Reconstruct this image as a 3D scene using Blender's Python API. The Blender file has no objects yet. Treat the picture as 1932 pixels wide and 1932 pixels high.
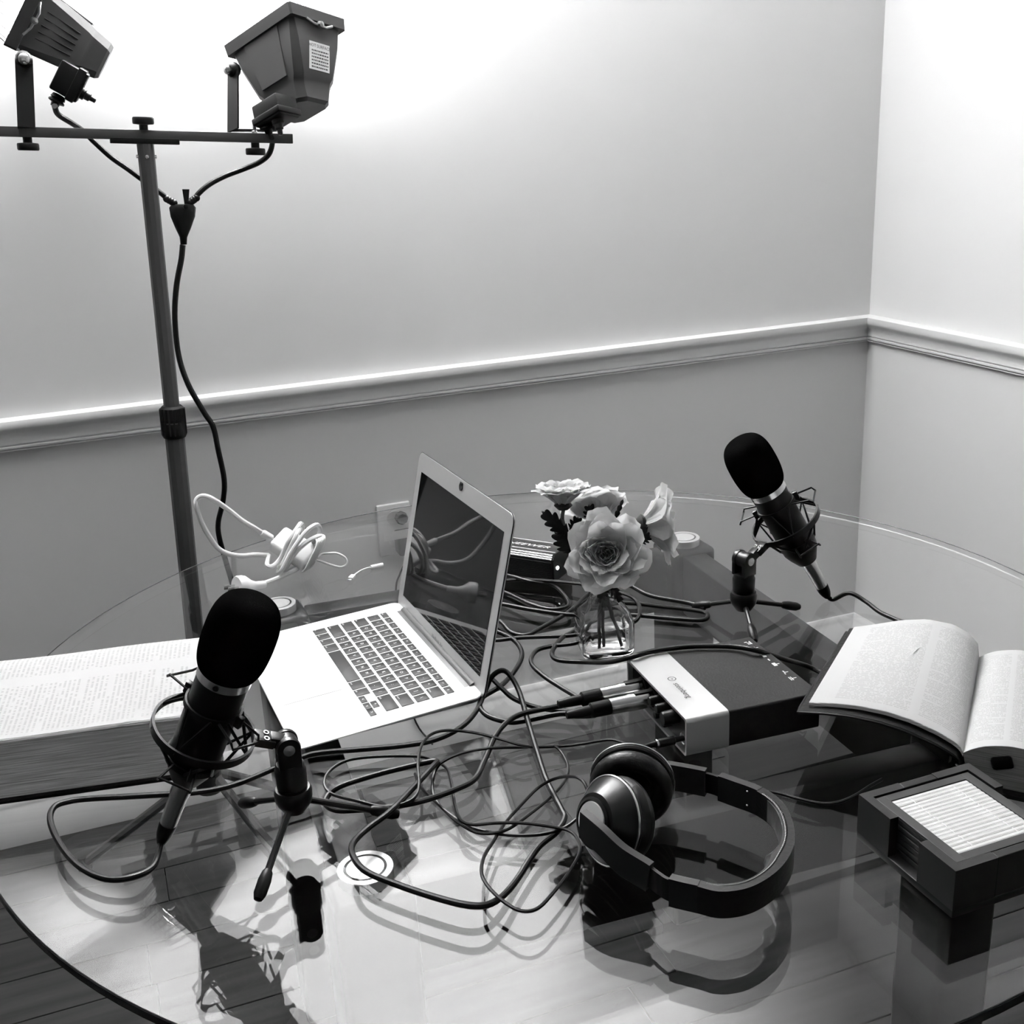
import bpy, bmesh, math, random
from mathutils import Vector, Matrix
random.seed(7)
V = Vector
sc = bpy.context.scene
col = sc.collection

# ---------------------------------------------------------------- camera, world, exposure
cam_d = bpy.data.cameras.new('camera'); cam_o = bpy.data.objects.new('camera', cam_d); col.objects.link(cam_o)
_r, _u, _f = V((0.9329,-0.3567,-0.0489)), V((0.1565,0.2793,0.9474)), V((0.3243,0.8915,-0.3164))
cam_o.matrix_world = Matrix((( _r.x,_u.x,-_f.x,0),(_r.y,_u.y,-_f.y,0),(_r.z,_u.z,-_f.z,0),(0,0,0,1)))
cam_o.location = V((-1.8307,-2.3398,1.3860))
cam_d.sensor_width = 36; cam_d.lens = 39.6610; cam_d.clip_start = .01
sc.camera = cam_o
w = bpy.data.worlds.new('world'); sc.world = w; w.use_nodes = True
w.node_tree.nodes['Background'].inputs[0].default_value = (.5,.5,.5,1)
w.node_tree.nodes['Background'].inputs[1].default_value = .12
sc.view_settings.view_transform = 'Standard'; sc.view_settings.look = 'None'
sc.view_settings.gamma = 1; sc.view_settings.use_curve_mapping = False
sc.view_settings.exposure = 0.08
LAMP_W = 105.0
PANE_E = 150.0

# ---------------------------------------------------------------- materials
def mat(name, g=.5, rough=.5, metal=0, spec=None, noise=None, bump=None, sheen=0):
    m = bpy.data.materials.new(name); m.use_nodes = True
    nt = m.node_tree; b = nt.nodes['Principled BSDF']
    b.inputs['Base Color'].default_value = (g,g,g,1); b.inputs['Roughness'].default_value = rough
    b.inputs['Metallic'].default_value = metal; b.inputs['Specular IOR Level'].default_value = spec if spec is not None else (.5 if g > .1 else .14)
    tc = nt.nodes.new('ShaderNodeTexCoord')
    if noise:   # (scale, amount)
        n = nt.nodes.new('ShaderNodeTexNoise'); n.inputs['Scale'].default_value = noise[0]; n.inputs['Detail'].default_value = 4
        r = nt.nodes.new('ShaderNodeMapRange'); r.inputs[3].default_value = g*(1-noise[1]); r.inputs[4].default_value = min(1, g*(1+noise[1]))
        nt.links.new(tc.outputs['Object'], n.inputs['Vector']); nt.links.new(n.outputs[0], r.inputs[0]); nt.links.new(r.outputs[0], b.inputs['Base Color'])
    if bump:    # (scale, strength)
        n = nt.nodes.new('ShaderNodeTexNoise'); n.inputs['Scale'].default_value = bump[0]; n.inputs['Detail'].default_value = 3
        bp = nt.nodes.new('ShaderNodeBump'); bp.inputs['Strength'].default_value = bump[1]; bp.inputs['Distance'].default_value = .001
        nt.links.new(tc.outputs['Object'], n.inputs['Vector']); nt.links.new(n.outputs[0], bp.inputs['Height']); nt.links.new(bp.outputs[0], b.inputs['Normal'])
    return m
def glassy(name, tint=.97, f0=.045, edge=None, gloss=.0, k=1.0):
    m = bpy.data.materials.new(name); m.use_nodes = True; nt = m.node_tree; nt.nodes.clear()
    o = nt.nodes.new('ShaderNodeOutputMaterial'); mx = nt.nodes.new('ShaderNodeMixShader')
    tr = nt.nodes.new('ShaderNodeBsdfTransparent'); tr.inputs[0].default_value = (tint,tint,tint,1)
    gl = nt.nodes.new('ShaderNodeBsdfGlossy'); gl.inputs['Roughness'].default_value = gloss; gl.inputs[0].default_value = (1,1,1,1)
    ge = nt.nodes.new('ShaderNodeNewGeometry')
    d = nt.nodes.new('ShaderNodeVectorMath'); d.operation = 'DOT_PRODUCT'
    nt.links.new(ge.outputs['Normal'], d.inputs[0]); nt.links.new(ge.outputs['Incoming'], d.inputs[1])
    def M(op, a, b=None):
        n = nt.nodes.new('ShaderNodeMath'); n.operation = op
        for i, x in enumerate((a, b)):
            if x is None: continue
            if isinstance(x, (int, float)): n.inputs[i].default_value = x
            else: nt.links.new(x, n.inputs[i])
        return n.outputs[0]
    a = M('ABSOLUTE', d.outputs['Value']); fz = M('POWER', M('SUBTRACT', 1.0, a), 5.0)
    fac = M('ADD', M('MULTIPLY', fz, (1-f0)*k), f0)
    nt.links.new(fac, mx.inputs[0]); nt.links.new(tr.outputs[0], mx.inputs[1]); nt.links.new(gl.outputs[0], mx.inputs[2])
    nt.links.new(mx.outputs[0], o.inputs[0])
    return m
def page_mat(name, cols, rows, axis_swap=False, g=.95, ink=.35):
    """printed page: UV u across the page, v down it; rows of word-like dashes in columns"""
    m = bpy.data.materials.new(name); m.use_nodes = True; nt = m.node_tree; b = nt.nodes['Principled BSDF']
    b.inputs['Roughness'].default_value = .8; b.inputs['Specular IOR Level'].default_value = .2
    uv = nt.nodes.new('ShaderNodeUVMap'); uv.uv_map = 'UVMap'
    sp = nt.nodes.new('ShaderNodeSeparateXYZ'); nt.links.new(uv.outputs[0], sp.inputs[0])
    def M(op, a, b_=None, c=None):
        n = nt.nodes.new('ShaderNodeMath'); n.operation = op
        for i, x in enumerate((a, b_, c)):
            if x is None: continue
            if isinstance(x, (int, float)): n.inputs[i].default_value = x
            else: nt.links.new(x, n.inputs[i])
        return n.outputs[0]
    u, v = sp.outputs[0], sp.outputs[1]
    rv = M('MULTIPLY', v, rows); row = M('FLOOR', rv); fr = M('FRACT', rv)
    line = M('MULTIPLY', M('GREATER_THAN', fr, .3), M('LESS_THAN', fr, .78))
    cm = 0
    for (c0, c1) in cols:
        t = M('MULTIPLY', M('GREATER_THAN', u, c0), M('LESS_THAN', u, c1)); cm = t if cm == 0 else M('ADD', cm, t)
    vm = M('MULTIPLY', M('GREATER_THAN', v, .05), M('LESS_THAN', v, .94))
    cb = nt.nodes.new('ShaderNodeCombineXYZ'); nt.links.new(M('MULTIPLY', u, 90.0), cb.inputs[0]); nt.links.new(M('MULTIPLY', row, 7.31), cb.inputs[1])
    n = nt.nodes.new('ShaderNodeTexNoise'); n.inputs['Scale'].default_value = 1; n.inputs['Detail'].default_value = 1; nt.links.new(cb.outputs[0], n.inputs['Vector'])
    word = M('GREATER_THAN', n.outputs[0], .45)
    cb2 = nt.nodes.new('ShaderNodeCombineXYZ'); nt.links.new(M('MULTIPLY', u, 3.0), cb2.inputs[0]); nt.links.new(M('MULTIPLY', row, 3.7), cb2.inputs[1])
    n2 = nt.nodes.new('ShaderNodeTexNoise'); n2.inputs['Scale'].default_value = 1; nt.links.new(cb2.outputs[0], n2.inputs['Vector'])
    full = M('GREATER_THAN', n2.outputs[0], .36)
    ink_f = M('MULTIPLY', M('MULTIPLY', M('MULTIPLY', line, cm), M('MULTIPLY', vm, word)), full)
    mx = nt.nodes.new('ShaderNodeMix'); mx.data_type = 'RGBA'
    mx.inputs['A'].default_value = (g,g,g,1); mx.inputs['B'].default_value = (g*ink,)*3+(1,)
    nt.links.new(ink_f, mx.inputs['Factor']); nt.links.new(mx.outputs['Result'], b.inputs['Base Color'])
    return m
def layers_mat(name, g=.45, scale=220, axis=2, lo=.55):
    """edges of many stacked sheets"""
    m = bpy.data.materials.new(name); m.use_nodes = True; nt = m.node_tree; b = nt.nodes['Principled BSDF']; b.inputs['Roughness'].default_value = .8
    tc = nt.nodes.new('ShaderNodeTexCoord'); mp = nt.nodes.new('ShaderNodeMapping'); s = [6,6,6]; s[axis] = scale; mp.inputs['Scale'].default_value = s
    n = nt.nodes.new('ShaderNodeTexNoise'); n.inputs['Detail'].default_value = 5; n.inputs['Scale'].default_value = 3
    r = nt.nodes.new('ShaderNodeMapRange'); r.inputs[1].default_value = .3; r.inputs[2].default_value = .7; r.inputs[3].default_value = g*lo; r.inputs[4].default_value = g*1.25
    nt.links.new(tc.outputs['Object'], mp.inputs['Vector']); nt.links.new(mp.outputs[0], n.inputs['Vector']); nt.links.new(n.outputs[0], r.inputs[0]); nt.links.new(r.outputs[0], b.inputs['Base Color'])
    bp = nt.nodes.new('ShaderNodeBump'); bp.inputs['Strength'].default_value = .4; bp.inputs['Distance'].default_value = .001
    nt.links.new(n.outputs[0], bp.inputs['Height']); nt.links.new(bp.outputs[0], b.inputs['Normal'])
    return m
def wood_mat(name, g, var=.3, rough=.35, axis=0):
    m = bpy.data.materials.new(name); m.use_nodes = True; nt = m.node_tree; b = nt.nodes['Principled BSDF']; b.inputs['Roughness'].default_value = rough; b.inputs['Specular IOR Level'].default_value = .1
    tc = nt.nodes.new('ShaderNodeTexCoord'); mp = nt.nodes.new('ShaderNodeMapping'); s = [40,40,40]; s[axis] = 2.5; mp.inputs['Scale'].default_value = s
    oi = nt.nodes.new('ShaderNodeObjectInfo'); ad = nt.nodes.new('ShaderNodeVectorMath'); ad.operation = 'ADD'
    cb = nt.nodes.new('ShaderNodeCombineXYZ'); ml = nt.nodes.new('ShaderNodeMath'); ml.operation = 'MULTIPLY'; ml.inputs[1].default_value = 37.0
    nt.links.new(oi.outputs['Random'], ml.inputs[0]); nt.links.new(ml.outputs[0], cb.inputs[0]); nt.links.new(ml.outputs[0], cb.inputs[2])
    nt.links.new(tc.outputs['Object'], ad.inputs[0]); nt.links.new(cb.outputs[0], ad.inputs[1]); nt.links.new(ad.outputs[0], mp.inputs['Vector'])
    n = nt.nodes.new('ShaderNodeTexNoise'); n.inputs['Scale'].default_value = 1.0; n.inputs['Detail'].default_value = 6; nt.links.new(mp.outputs[0], n.inputs['Vector'])
    r = nt.nodes.new('ShaderNodeMapRange'); r.inputs[1].default_value = .3; r.inputs[2].default_value = .7; r.inputs[3].default_value = g*(1-var); r.inputs[4].default_value = g*(1+var)
    nt.links.new(n.outputs[0], r.inputs[0])
    r2 = nt.nodes.new('ShaderNodeMapRange'); r2.inputs[3].default_value = .8; r2.inputs[4].default_value = 1.2; nt.links.new(oi.outputs['Random'], r2.inputs[0])
    m2 = nt.nodes.new('ShaderNodeMath'); m2.operation = 'MULTIPLY'; nt.links.new(r.outputs[0], m2.inputs[0]); nt.links.new(r2.outputs[0], m2.inputs[1]); nt.links.new(m2.outputs[0], b.inputs['Base Color'])
    return m

WALL = mat('wall_paint', .60, .6, spec=.35, noise=(6,.02), bump=(90,.15))
CEIL = mat('ceiling_paint', .85, .8)
TRIM = mat('trim_paint', .72, .28)
FLOOR = wood_mat('floor_wood', .020, .35, .35)
GLASS = glassy('table_glass', .985, .027, k=.8)
GEDGE = mat('table_glass_edge', .006, .12)
def refr(name, ior, g=1.0, rough=.0):
    m = bpy.data.materials.new(name); m.use_nodes = True; p = m.node_tree.nodes['Principled BSDF']
    p.inputs['Base Color'].default_value = (g,g,g,1); p.inputs['Transmission Weight'].default_value = 1; p.inputs['IOR'].default_value = ior; p.inputs['Roughness'].default_value = rough
    return m
VGLASS = refr('vase_glass', 1.48, .97)
WATER = refr('vase_water', 1.15, .97)
CHROME = mat('brushed_steel', .62, .22, 1)
STEELD = mat('dull_steel', .3, .3, 1)
TABLEW = wood_mat('table_base_wood', .010, .25, .35)
BLACKW = mat('black_wood', .005, .45, spec=.16, bump=(60,.1))
FOAM = mat('black_foam', .0014, .95, spec=.0, bump=(900,.5))
MICB = mat('mic_body_black', .002, .42, spec=.1)
BLK = mat('black_plastic', .003, .4, spec=.12)
BLKS = mat('black_satin', .005, .3, spec=.16)
CABLE = mat('black_cable_rubber', .003, .4, spec=.12)
IRON = mat('dark_grey_enamel', .022, .45, bump=(120,.1))
IRON2 = mat('mid_grey_enamel', .045, .42, bump=(120,.1))
POLE = mat('grey_pole_enamel', .04, .4)
ALU = mat('laptop_aluminium', .6, .42, .35)
ALUL = mat('laptop_lid_aluminium', .5, .4, .6)
SCREEN = mat('laptop_screen', .002, .03, spec=.22)
KEY = mat('laptop_key', .009, .5, spec=.1)
INK = mat('white_print', .7, .6)
DINK = mat('dark_print', .05, .6)
WPL = mat('white_plastic', .62, .35)
GPL = mat('grey_plug_plastic', .02, .4)
STK = mat('silver_sticker', .8, .35, .2)
ALUI = mat('interface_aluminium', .55, .38, .8)
LEATH = mat('black_leather', .004, .38, bump=(160,.6))
PAGE1 = page_mat('thick_book_print', ((.07,.47),(.53,.93)), 62, ink=.78)
PAGE2 = page_mat('leather_book_print', ((.1,.47),(.53,.9)), 70, ink=.8)
EDGE1 = layers_mat('thick_book_sheet_edges', .66, 260, 2, .5)
EDGE2 = layers_mat('leather_book_sheet_edges', .2, 300, 2, .6)
PAPER = mat('page_white', .95, .8, spec=.2)
PETAL = mat('petal_white', .92, .6, spec=.3, noise=(30,.08))
PETALC = mat('petal_grey_white', .8, .6, spec=.3, noise=(30,.1))
for _m in (PETAL, PETALC):
    _n = _m.node_tree; _t = _n.nodes.new('ShaderNodeBsdfTranslucent'); _t.inputs[0].default_value = (.85,.85,.85,1); _x = _n.nodes.new('ShaderNodeMixShader'); _x.inputs[0].default_value = .4
    _n.links.new(_n.nodes['Principled BSDF'].outputs[0], _x.inputs[1]); _n.links.new(_t.outputs[0], _x.inputs[2]); _n.links.new(_x.outputs[0], _n.nodes['Material Output'].inputs[0])
LEAF = mat('dark_leaf', .018, .55, noise=(60,.4))
STEM = mat('flower_stem', .06, .5)
BAMBOO = mat('bamboo', .48, .5, noise=(80,.25))
COAST = mat('coaster_wood', .02, .45)
CARP = mat('lamp_reflector', .8, .3, .6)
BOXT = mat('power_box_black', .008, .3)
CONN = mat('connector_nickel', .5, .22, 1)
SILV = mat('satin_silver', .75, .4, .5)
PUCK = mat('polished_disc_steel', .85, .25, .6)

# ---------------------------------------------------------------- mesh helpers
def TR(x): return Matrix.Translation(V(x))
def frame(o, x, z):
    """matrix with origin o, local z along z and local x near x"""
    z = V(z).normalized(); x = V(x); x = (x - z*x.dot(z)).normalized(); y = z.cross(x)
    return Matrix(((x.x,y.x,z.x,o[0]),(x.y,y.y,z.y,o[1]),(x.z,y.z,z.z,o[2]),(0,0,0,1)))
I4 = Matrix.Identity(4)
def box(bm, c, s, M=I4, bev=0, seg=2):
    r = bmesh.ops.create_cube(bm, size=1, matrix=M @ TR(c) @ Matrix.Diagonal((s[0],s[1],s[2],1)))
    if bev:
        es = list({e for v in r['verts'] for e in v.link_edges})
        bmesh.ops.bevel(bm, geom=es, offset=bev, segments=seg, affect='EDGES', profile=.5)
def lathe(bm, prof, M=I4, n=32, cap=True, a0=0, a1=2*math.pi):
    rings = []
    full = abs(a1-a0-2*math.pi) < 1e-6; m = n if full else n+1
    for (r, z) in prof:
        rings.append([bm.verts.new(M @ V((r*math.cos(a0+(a1-a0)*i/n), r*math.sin(a0+(a1-a0)*i/n), z))) for i in range(m)])
    for a, b in zip(rings, rings[1:]):
        for i in range(n):
            j = (i+1) % m
            try: bm.faces.new((a[i], a[j], b[j], b[i]))
            except ValueError: pass
    if cap and full:
        if prof[0][0] > 1e-5: bm.faces.new(list(reversed(rings[0])))
        if prof[-1][0] > 1e-5: bm.faces.new(rings[-1])
def cyl(bm, p0, p1, r0, r1=None, n=20, cap=True):
    p0, p1 = V(p0), V(p1); d = p1-p0; L = d.length
    x = V((1,0,0)) if abs(d.normalized().x) < .9 else V((0,1,0))
    lathe(bm, [(r0,0),(r0 if r1 is None else r1, L)], frame(p0, x, d), n, cap)
def spline(pts, k=6, closed=False):
    P = [V(p) for p in pts]; n = len(P); out = []
    if n < 3: return P
    rng = range(n if closed else n-1)
    for i in rng:
        p0 = P[i-1] if (i > 0 or closed) else P[0]*2-P[1]
        p1, p2 = P[i], P[(i+1) % n]
        p3 = P[(i+2) % n] if (i+2 < n or closed) else P[-1]*2-P[-2]
        # centripetal-ish Catmull-Rom
        for j in range(k):
            t = j/k
            out.append(.5*((2*p1)+(p2-p0)*t+(2*p0-5*p1+4*p2-p3)*t*t+(3*p1-p0-3*p2+p3)*t**3))
    if not closed: out.append(P[-1])
    return out
def tube(bm, pts, r, n=8, closed=False, flat=None, up=None):
    """tube swept along pts (parallel transport); r number or list; flat=(w,h) sweeps a rectangle instead"""
    P = [V(p) for p in pts]; N = len(P)
    T = []
    for i in range(N):
        a = P[i-1] if (i > 0 or closed) else P[i]; b = P[(i+1) % N] if (i < N-1 or closed) else P[i]
        d = b-a; T.append(d.normalized() if d.length > 1e-9 else (T[-1] if T else V((1,0,0))))
    u = V(up) if up else (V((0,0,1)) if abs(T[0].z) < .9 else V((1,0,0)))
    rings = []
    for i in range(N):
        if up: u = V(up)
        u = u - T[i]*u.dot(T[i]); u = u.normalized() if u.length > 1e-6 else T[i].orthogonal().normalized()
        s = T[i].cross(u)
        ri = r[i] if isinstance(r, (list, tuple)) else r
        if flat: ring = [bm.verts.new(P[i]+s*x*flat[0]/2+u*y*flat[1]/2) for x, y in ((-1,-1),(1,-1),(1,1),(-1,1))]
        else: ring = [bm.verts.new(P[i]+(u*math.cos(2*math.pi*k/n)+s*math.sin(2*math.pi*k/n))*ri) for k in range(n)]
        rings.append(ring)
    m = len(rings[0])
    for i in range(N if closed else N-1):
        a, b = rings[i], rings[(i+1) % N]
        for k in range(m):
            bm.faces.new((a[k], a[(k+1) % m], b[(k+1) % m], b[k]))
    if not closed:
        bm.faces.new(list(reversed(rings[0]))); bm.faces.new(rings[-1])
def loft(bm, loops, cap=True):
    R = [[bm.verts.new(V(p)) for p in L] for L in loops]; n = len(R[0])
    for a, b in zip(R, R[1:]):
        for k in range(n): bm.faces.new((a[k], a[(k+1) % n], b[(k+1) % n], b[k]))
    if cap: bm.faces.new(list(reversed(R[0]))); bm.faces.new(R[-1])
def grid(bm, rows, uvs=None):
    R = [[bm.verts.new(V(p)) for p in L] for L in rows]
    lay = bm.loops.layers.uv.get('UVMap') or bm.loops.layers.uv.new('UVMap')
    nr, nc = len(R), len(R[0])
    for i in range(nr-1):
        for j in range(nc-1):
            f = bm.faces.new((R[i][j], R[i][j+1], R[i+1][j+1], R[i+1][j]))
            for l, (a, b) in zip(f.loops, ((i,j),(i,j+1),(i+1,j+1),(i+1,j))):
                l[lay].uv = (b/(nc-1), a/(nr-1))
BM = bmesh.new
def obj(name, bm, m, parent=None, label=None, smooth=True, kind=None, fixn=True, mods=None, ang=35):
    if fixn: bmesh.ops.recalc_face_normals(bm, faces=bm.faces)
    me = bpy.data.meshes.new(name); 
    base = V((0,0,0))
    if parent is not None: base = V(parent['_b'])
    bmesh.ops.translate(bm, verts=bm.verts, vec=-base)
    bm.to_mesh(me); bm.free()
    for mm in (m if isinstance(m, (list, tuple)) else [m]): me.materials.append(mm)
    if smooth:
        for p in me.polygons: p.use_smooth = True
        try: me.set_sharp_from_angle(angle=math.radians(ang))
        except Exception: pass
    o = bpy.data.objects.new(name, me); col.objects.link(o)
    if parent is not None:
        o.parent = parent
    o['_b'] = list(base)
    if label: o['label'] = label
    if kind: o['kind'] = kind
    return o
def thing(name, loc, label, cat, group=None):
    o = bpy.data.objects.new(name, None); col.objects.link(o); o.location = loc; o.empty_display_size = .02
    o['label'] = label; o['category'] = cat; o['_b'] = list(loc)
    if group: o['group'] = group
    return o
def solo(name, bm, m, label, cat, group=None, **k):
    """a thing that is one mesh, its origin at its lowest middle point"""
    xs = [v.co for v in bm.verts]; lo = V((sum(c.x for c in xs)/len(xs), sum(c.y for c in xs)/len(xs), min(c.z for c in xs)))
    class _P(dict): pass
    bmesh.ops.translate(bm, verts=bm.verts, vec=-lo)
    o = obj(name, bm, m, **k); o.location = lo; o['label'] = label; o['category'] = cat
    if group: o['group'] = group
    o['_b'] = list(lo)
    return o
def struct(name, bm, m, **k):
    o = obj(name, bm, m, **k); o['kind'] = 'structure'; return o
_tc = {}
def text_bm(bm, s, size, M, depth=.0002, align='CENTER', shear=0, mi=0):
    key = (s, align, shear)
    if key not in _tc:
        cu = bpy.data.curves.new('t', 'FONT'); cu.body = s; cu.size = 1; cu.align_x = align; cu.align_y = 'CENTER'; cu.shear = shear; cu.resolution_u = 2
        o = bpy.data.objects.new('t', cu); col.objects.link(o)
        me = bpy.data.meshes.new_from_object(o.evaluated_get(bpy.context.evaluated_depsgraph_get()))
        _tc[key] = ([v.co.copy() for v in me.vertices], [list(p.vertices) for p in me.polygons])
        bpy.data.objects.remove(o); bpy.data.curves.remove(cu); bpy.data.meshes.remove(me)
    vs, fs = _tc[key]
    nv = [bm.verts.new(M @ V((v.x*size, v.y*size, depth))) for v in vs]
    for f in fs:
        try: bm.faces.new([nv[i] for i in f]).material_index = mi
        except ValueError: pass

# ---------------------------------------------------------------- room
X0, Y0, ZC = -4.3, -4.6, 2.47
def wallbox(name, c, s, m=None):
    b = BM(); box(b, c, s); return struct(name, b, m or WALL, smooth=False)
wallbox('wall_back', ((X0)/2, .05, ZC/2), (-X0+.2, .1, ZC))
wallbox('wall_right', (.05, Y0/2-.05, ZC/2), (.1, -Y0+.1, ZC))
BOUNCEW = mat('front_wall_bounce_tone', .8, .7)  # unseen front wall, lightened to bounce fill light onto the back wall
wallbox('wall_left', (X0-.05, Y0/2, ZC/2), (.1, -Y0, ZC), mat('left_wall_unlit_tone', .16, .7))  # unlit side room put into the colour, keeps the screen reflection dark
wallbox('wall_front', (X0/2, Y0-.05, ZC/2), (-X0+.2, .1, ZC), BOUNCEW)
wallbox('ceiling', (X0/2, Y0/2, ZC+.05), (-X0+.2, -Y0+.2, .1), CEIL)
# floor: sub-floor slab with individual boards parallel to the back wall
b = BM(); box(b, (X0/2, Y0/2, -.06), (-X0+.2, -Y0+.2, .08))
floor = struct('floor', b, FLOOR, smooth=False)
pw = .115
meshes = []
for k in range(4):
    b = BM(); L = (.9, 1.25, 1.5, 1.1)[k]; box(b, (0,0,0), (L-.002, pw-.0025, .02), bev=.0008, seg=1)
    me = bpy.data.meshes.new('plank'); b.to_mesh(me); b.free(); me.materials.append(FLOOR); meshes.append((me, L))
yy = -pw/2
while yy > -3.2:
    xx = -random.random()*1.0+.3
    while xx > -3.4:
        me, L = random.choice(meshes)
        x1 = min(xx, 0.0); x0 = max(xx-L, X0)
        if xx <= 0.0:
            o = bpy.data.objects.new('plank', me); col.objects.link(o); o.parent = floor; o.location = (xx-L/2, yy, -.0101)
        xx -= L
    # piece that closes the row at the right wall
    yy -= pw
# right-hand starter boards
# mouldings: profile (out from the wall, height) swept along both walls with a mitred corner
def moulding(name, prof):
    for nm, P in ((name+'1', [((X0, -o, z)) for o, z in prof]), (name+'2', None)):
        b = BM()
        if P: A = [b.verts.new((X0, -o, z)) for o, z in prof]; B = [b.verts.new((-o, -o, z)) for o, z in prof]
        else: A = [b.verts.new((-o, -o, z)) for o, z in prof]; B = [b.verts.new((-o, Y0, z)) for o, z in prof]
        n = len(prof)
        for i in range(n-1): b.faces.new((A[i], A[i+1], B[i+1], B[i]))
        b.faces.new(A); b.faces.new(B)
        struct(nm, b, TRIM, ang=50)
rail = [(0,.917),(.020,.9165),(.0255,.914),(.027,.908),(.0265,.900),(.0235,.895),(.0165,.890),(.0125,.884),(.0105,.877),(.0115,.870),(.0125,.8665),
        (.0085,.8655),(.0085,.8635),(.0135,.863),(.0145,.8605),(.0135,.858),(.0085,.8575),(.0080,.8555),(.0105,.855),(.0105,.8525),(0,.852)]
moulding('trim_', rail)
base = [(0,.105),(.006,.105),(.010,.100),(.012,.092),(.012,.088),(.016,.084),(.016,.0),(0,0)]
b = BM(); A = [b.verts.new((X0,-o,z)) for o,z in base]; B = [b.verts.new((-o,-o,z)) for o,z in base]
for i in range(len(base)-1): b.faces.new((A[i],A[i+1],B[i+1],B[i]))
struct('baseboard_back', b, TRIM, ang=50)
b = BM(); A = [b.verts.new((-o,-o,z)) for o,z in base]; B = [b.verts.new((-o,Y0,z)) for o,z in base]
for i in range(len(base)-1): b.faces.new((A[i],A[i+1],B[i+1],B[i]))
struct('baseboard_right', b, TRIM, ang=50)

# ---------------------------------------------------------------- glass table
TC = V((-1.3266,-1.1211,0)); TR_ = .70; ZT = .75; GT = .010
table = thing('dining_table', TC, 'large round clear glass dining table with square dark wooden base', 'table')
b = BM()
N = 160
prof = [(0,ZT-GT),(TR_-.001,ZT-GT)]
def ringv(r, z): return [b.verts.new((TC.x+r*math.cos(2*math.pi*i/N), TC.y+r*math.sin(2*math.pi*i/N), z)) for i in range(N)]
r0 = ringv(TR_-.0012, ZT-GT); r3 = ringv(TR_-.0012, ZT)
b.faces.new(list(reversed(r0))); b.faces.new(r3)
gt = obj('glass_top', b, GLASS, table, smooth=False, fixn=False)
b = BM(); r0 = ringv(TR_-.0012, ZT-GT); r1 = ringv(TR_, ZT-GT+.0012); r2 = ringv(TR_, ZT-.0012); r3 = ringv(TR_-.0012, ZT)
for a, c in ((r0,r1),(r1,r2),(r2,r3)):
    for i in range(N): b.faces.new((a[i], a[(i+1)%N], c[(i+1)%N], c[i]))
# the ground edge is dark seen from outside and clear seen through the sheet
GE = glassy('glass_edge', .97, .05); nt = GE.node_tree
mx = nt.nodes.new('ShaderNodeMixShader'); ge = nt.nodes.new('ShaderNodeNewGeometry'); pr = nt.nodes.new('ShaderNodeBsdfPrincipled')
pr.inputs['Base Color'].default_value = (.006,.006,.006,1); pr.inputs['Roughness'].default_value = .15
old = [l.from_socket for l in nt.links if l.to_node.type == 'OUTPUT_MATERIAL'][0]; out = [n for n in nt.nodes if n.type == 'OUTPUT_MATERIAL'][0]
nt.links.new(ge.outputs['Backfacing'], mx.inputs[0]); nt.links.new(pr.outputs[0], mx.inputs[1]); nt.links.new(old, mx.inputs[2]); nt.links.new(mx.outputs[0], out.inputs[0])
obj('glass_rim', b, GE, table, fixn=True, label='dark polished rim of the glass')
b = BM(); tube(b, [V((TC.x+(TR_-.0004)*math.cos(2*math.pi*i/N), TC.y+(TR_-.0004)*math.sin(2*math.pi*i/N), ZT-.0004)) for i in range(N)], .0007, 5, closed=True); obj('rim_arris', b, BLKS, table, label='thin dark line along the glass edge')
LEGS = [V((.363,.339,0)), V((-.341,-.316,0)), V((-.305,.373,0)), V((.327,-.35,0))]
LEGS = [TC+l for l in LEGS]
LW_ = .078
for i, L in enumerate(LEGS):
    b = BM(); box(b, (L.x, L.y, .728/2), (LW_, LW_, .728), bev=.008, seg=3)
    obj('leg', b, TABLEW, table)
    b = BM(); lathe(b, [(0,.728),(.0262,.728),(.0268,.7285),(.0268,.7393),(.0262,.7399),(.0205,.7399),(.0205,.7390),(.0185,.7390),(.0185,.7399),(0,.7399)], TR((L.x,L.y,0)), 48)
    pk = obj('spacer_disc', b, PUCK, table, label='round steel disc that carries the glass')
    b = BM(); lathe(b, [(.0178,.7392),(.0206,.7392),(.0206,.73993),(.0178,.73993),(.0178,.7392)], TR((L.x,L.y,0)), 48, cap=False); obj('groove_ring', b, BLK, pk)
def beam(a, c):
    d = (c-a).normalized(); n = V((-d.y, d.x, 0)); p = a+d*LW_/2; q = c-d*LW_/2
    M = frame((p+q)/2+V((0,0,.672)), d, V((0,0,1)))
    b = BM(); box(b, (0,0,0), ((q-p).length-.0006, .042, .10), M, bev=.003, seg=2); obj('apron', b, TABLEW, table)
beam(LEGS[2], LEGS[0]); beam(LEGS[0], LEGS[3]); beam(LEGS[3], LEGS[1]); beam(LEGS[1], LEGS[2])

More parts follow.
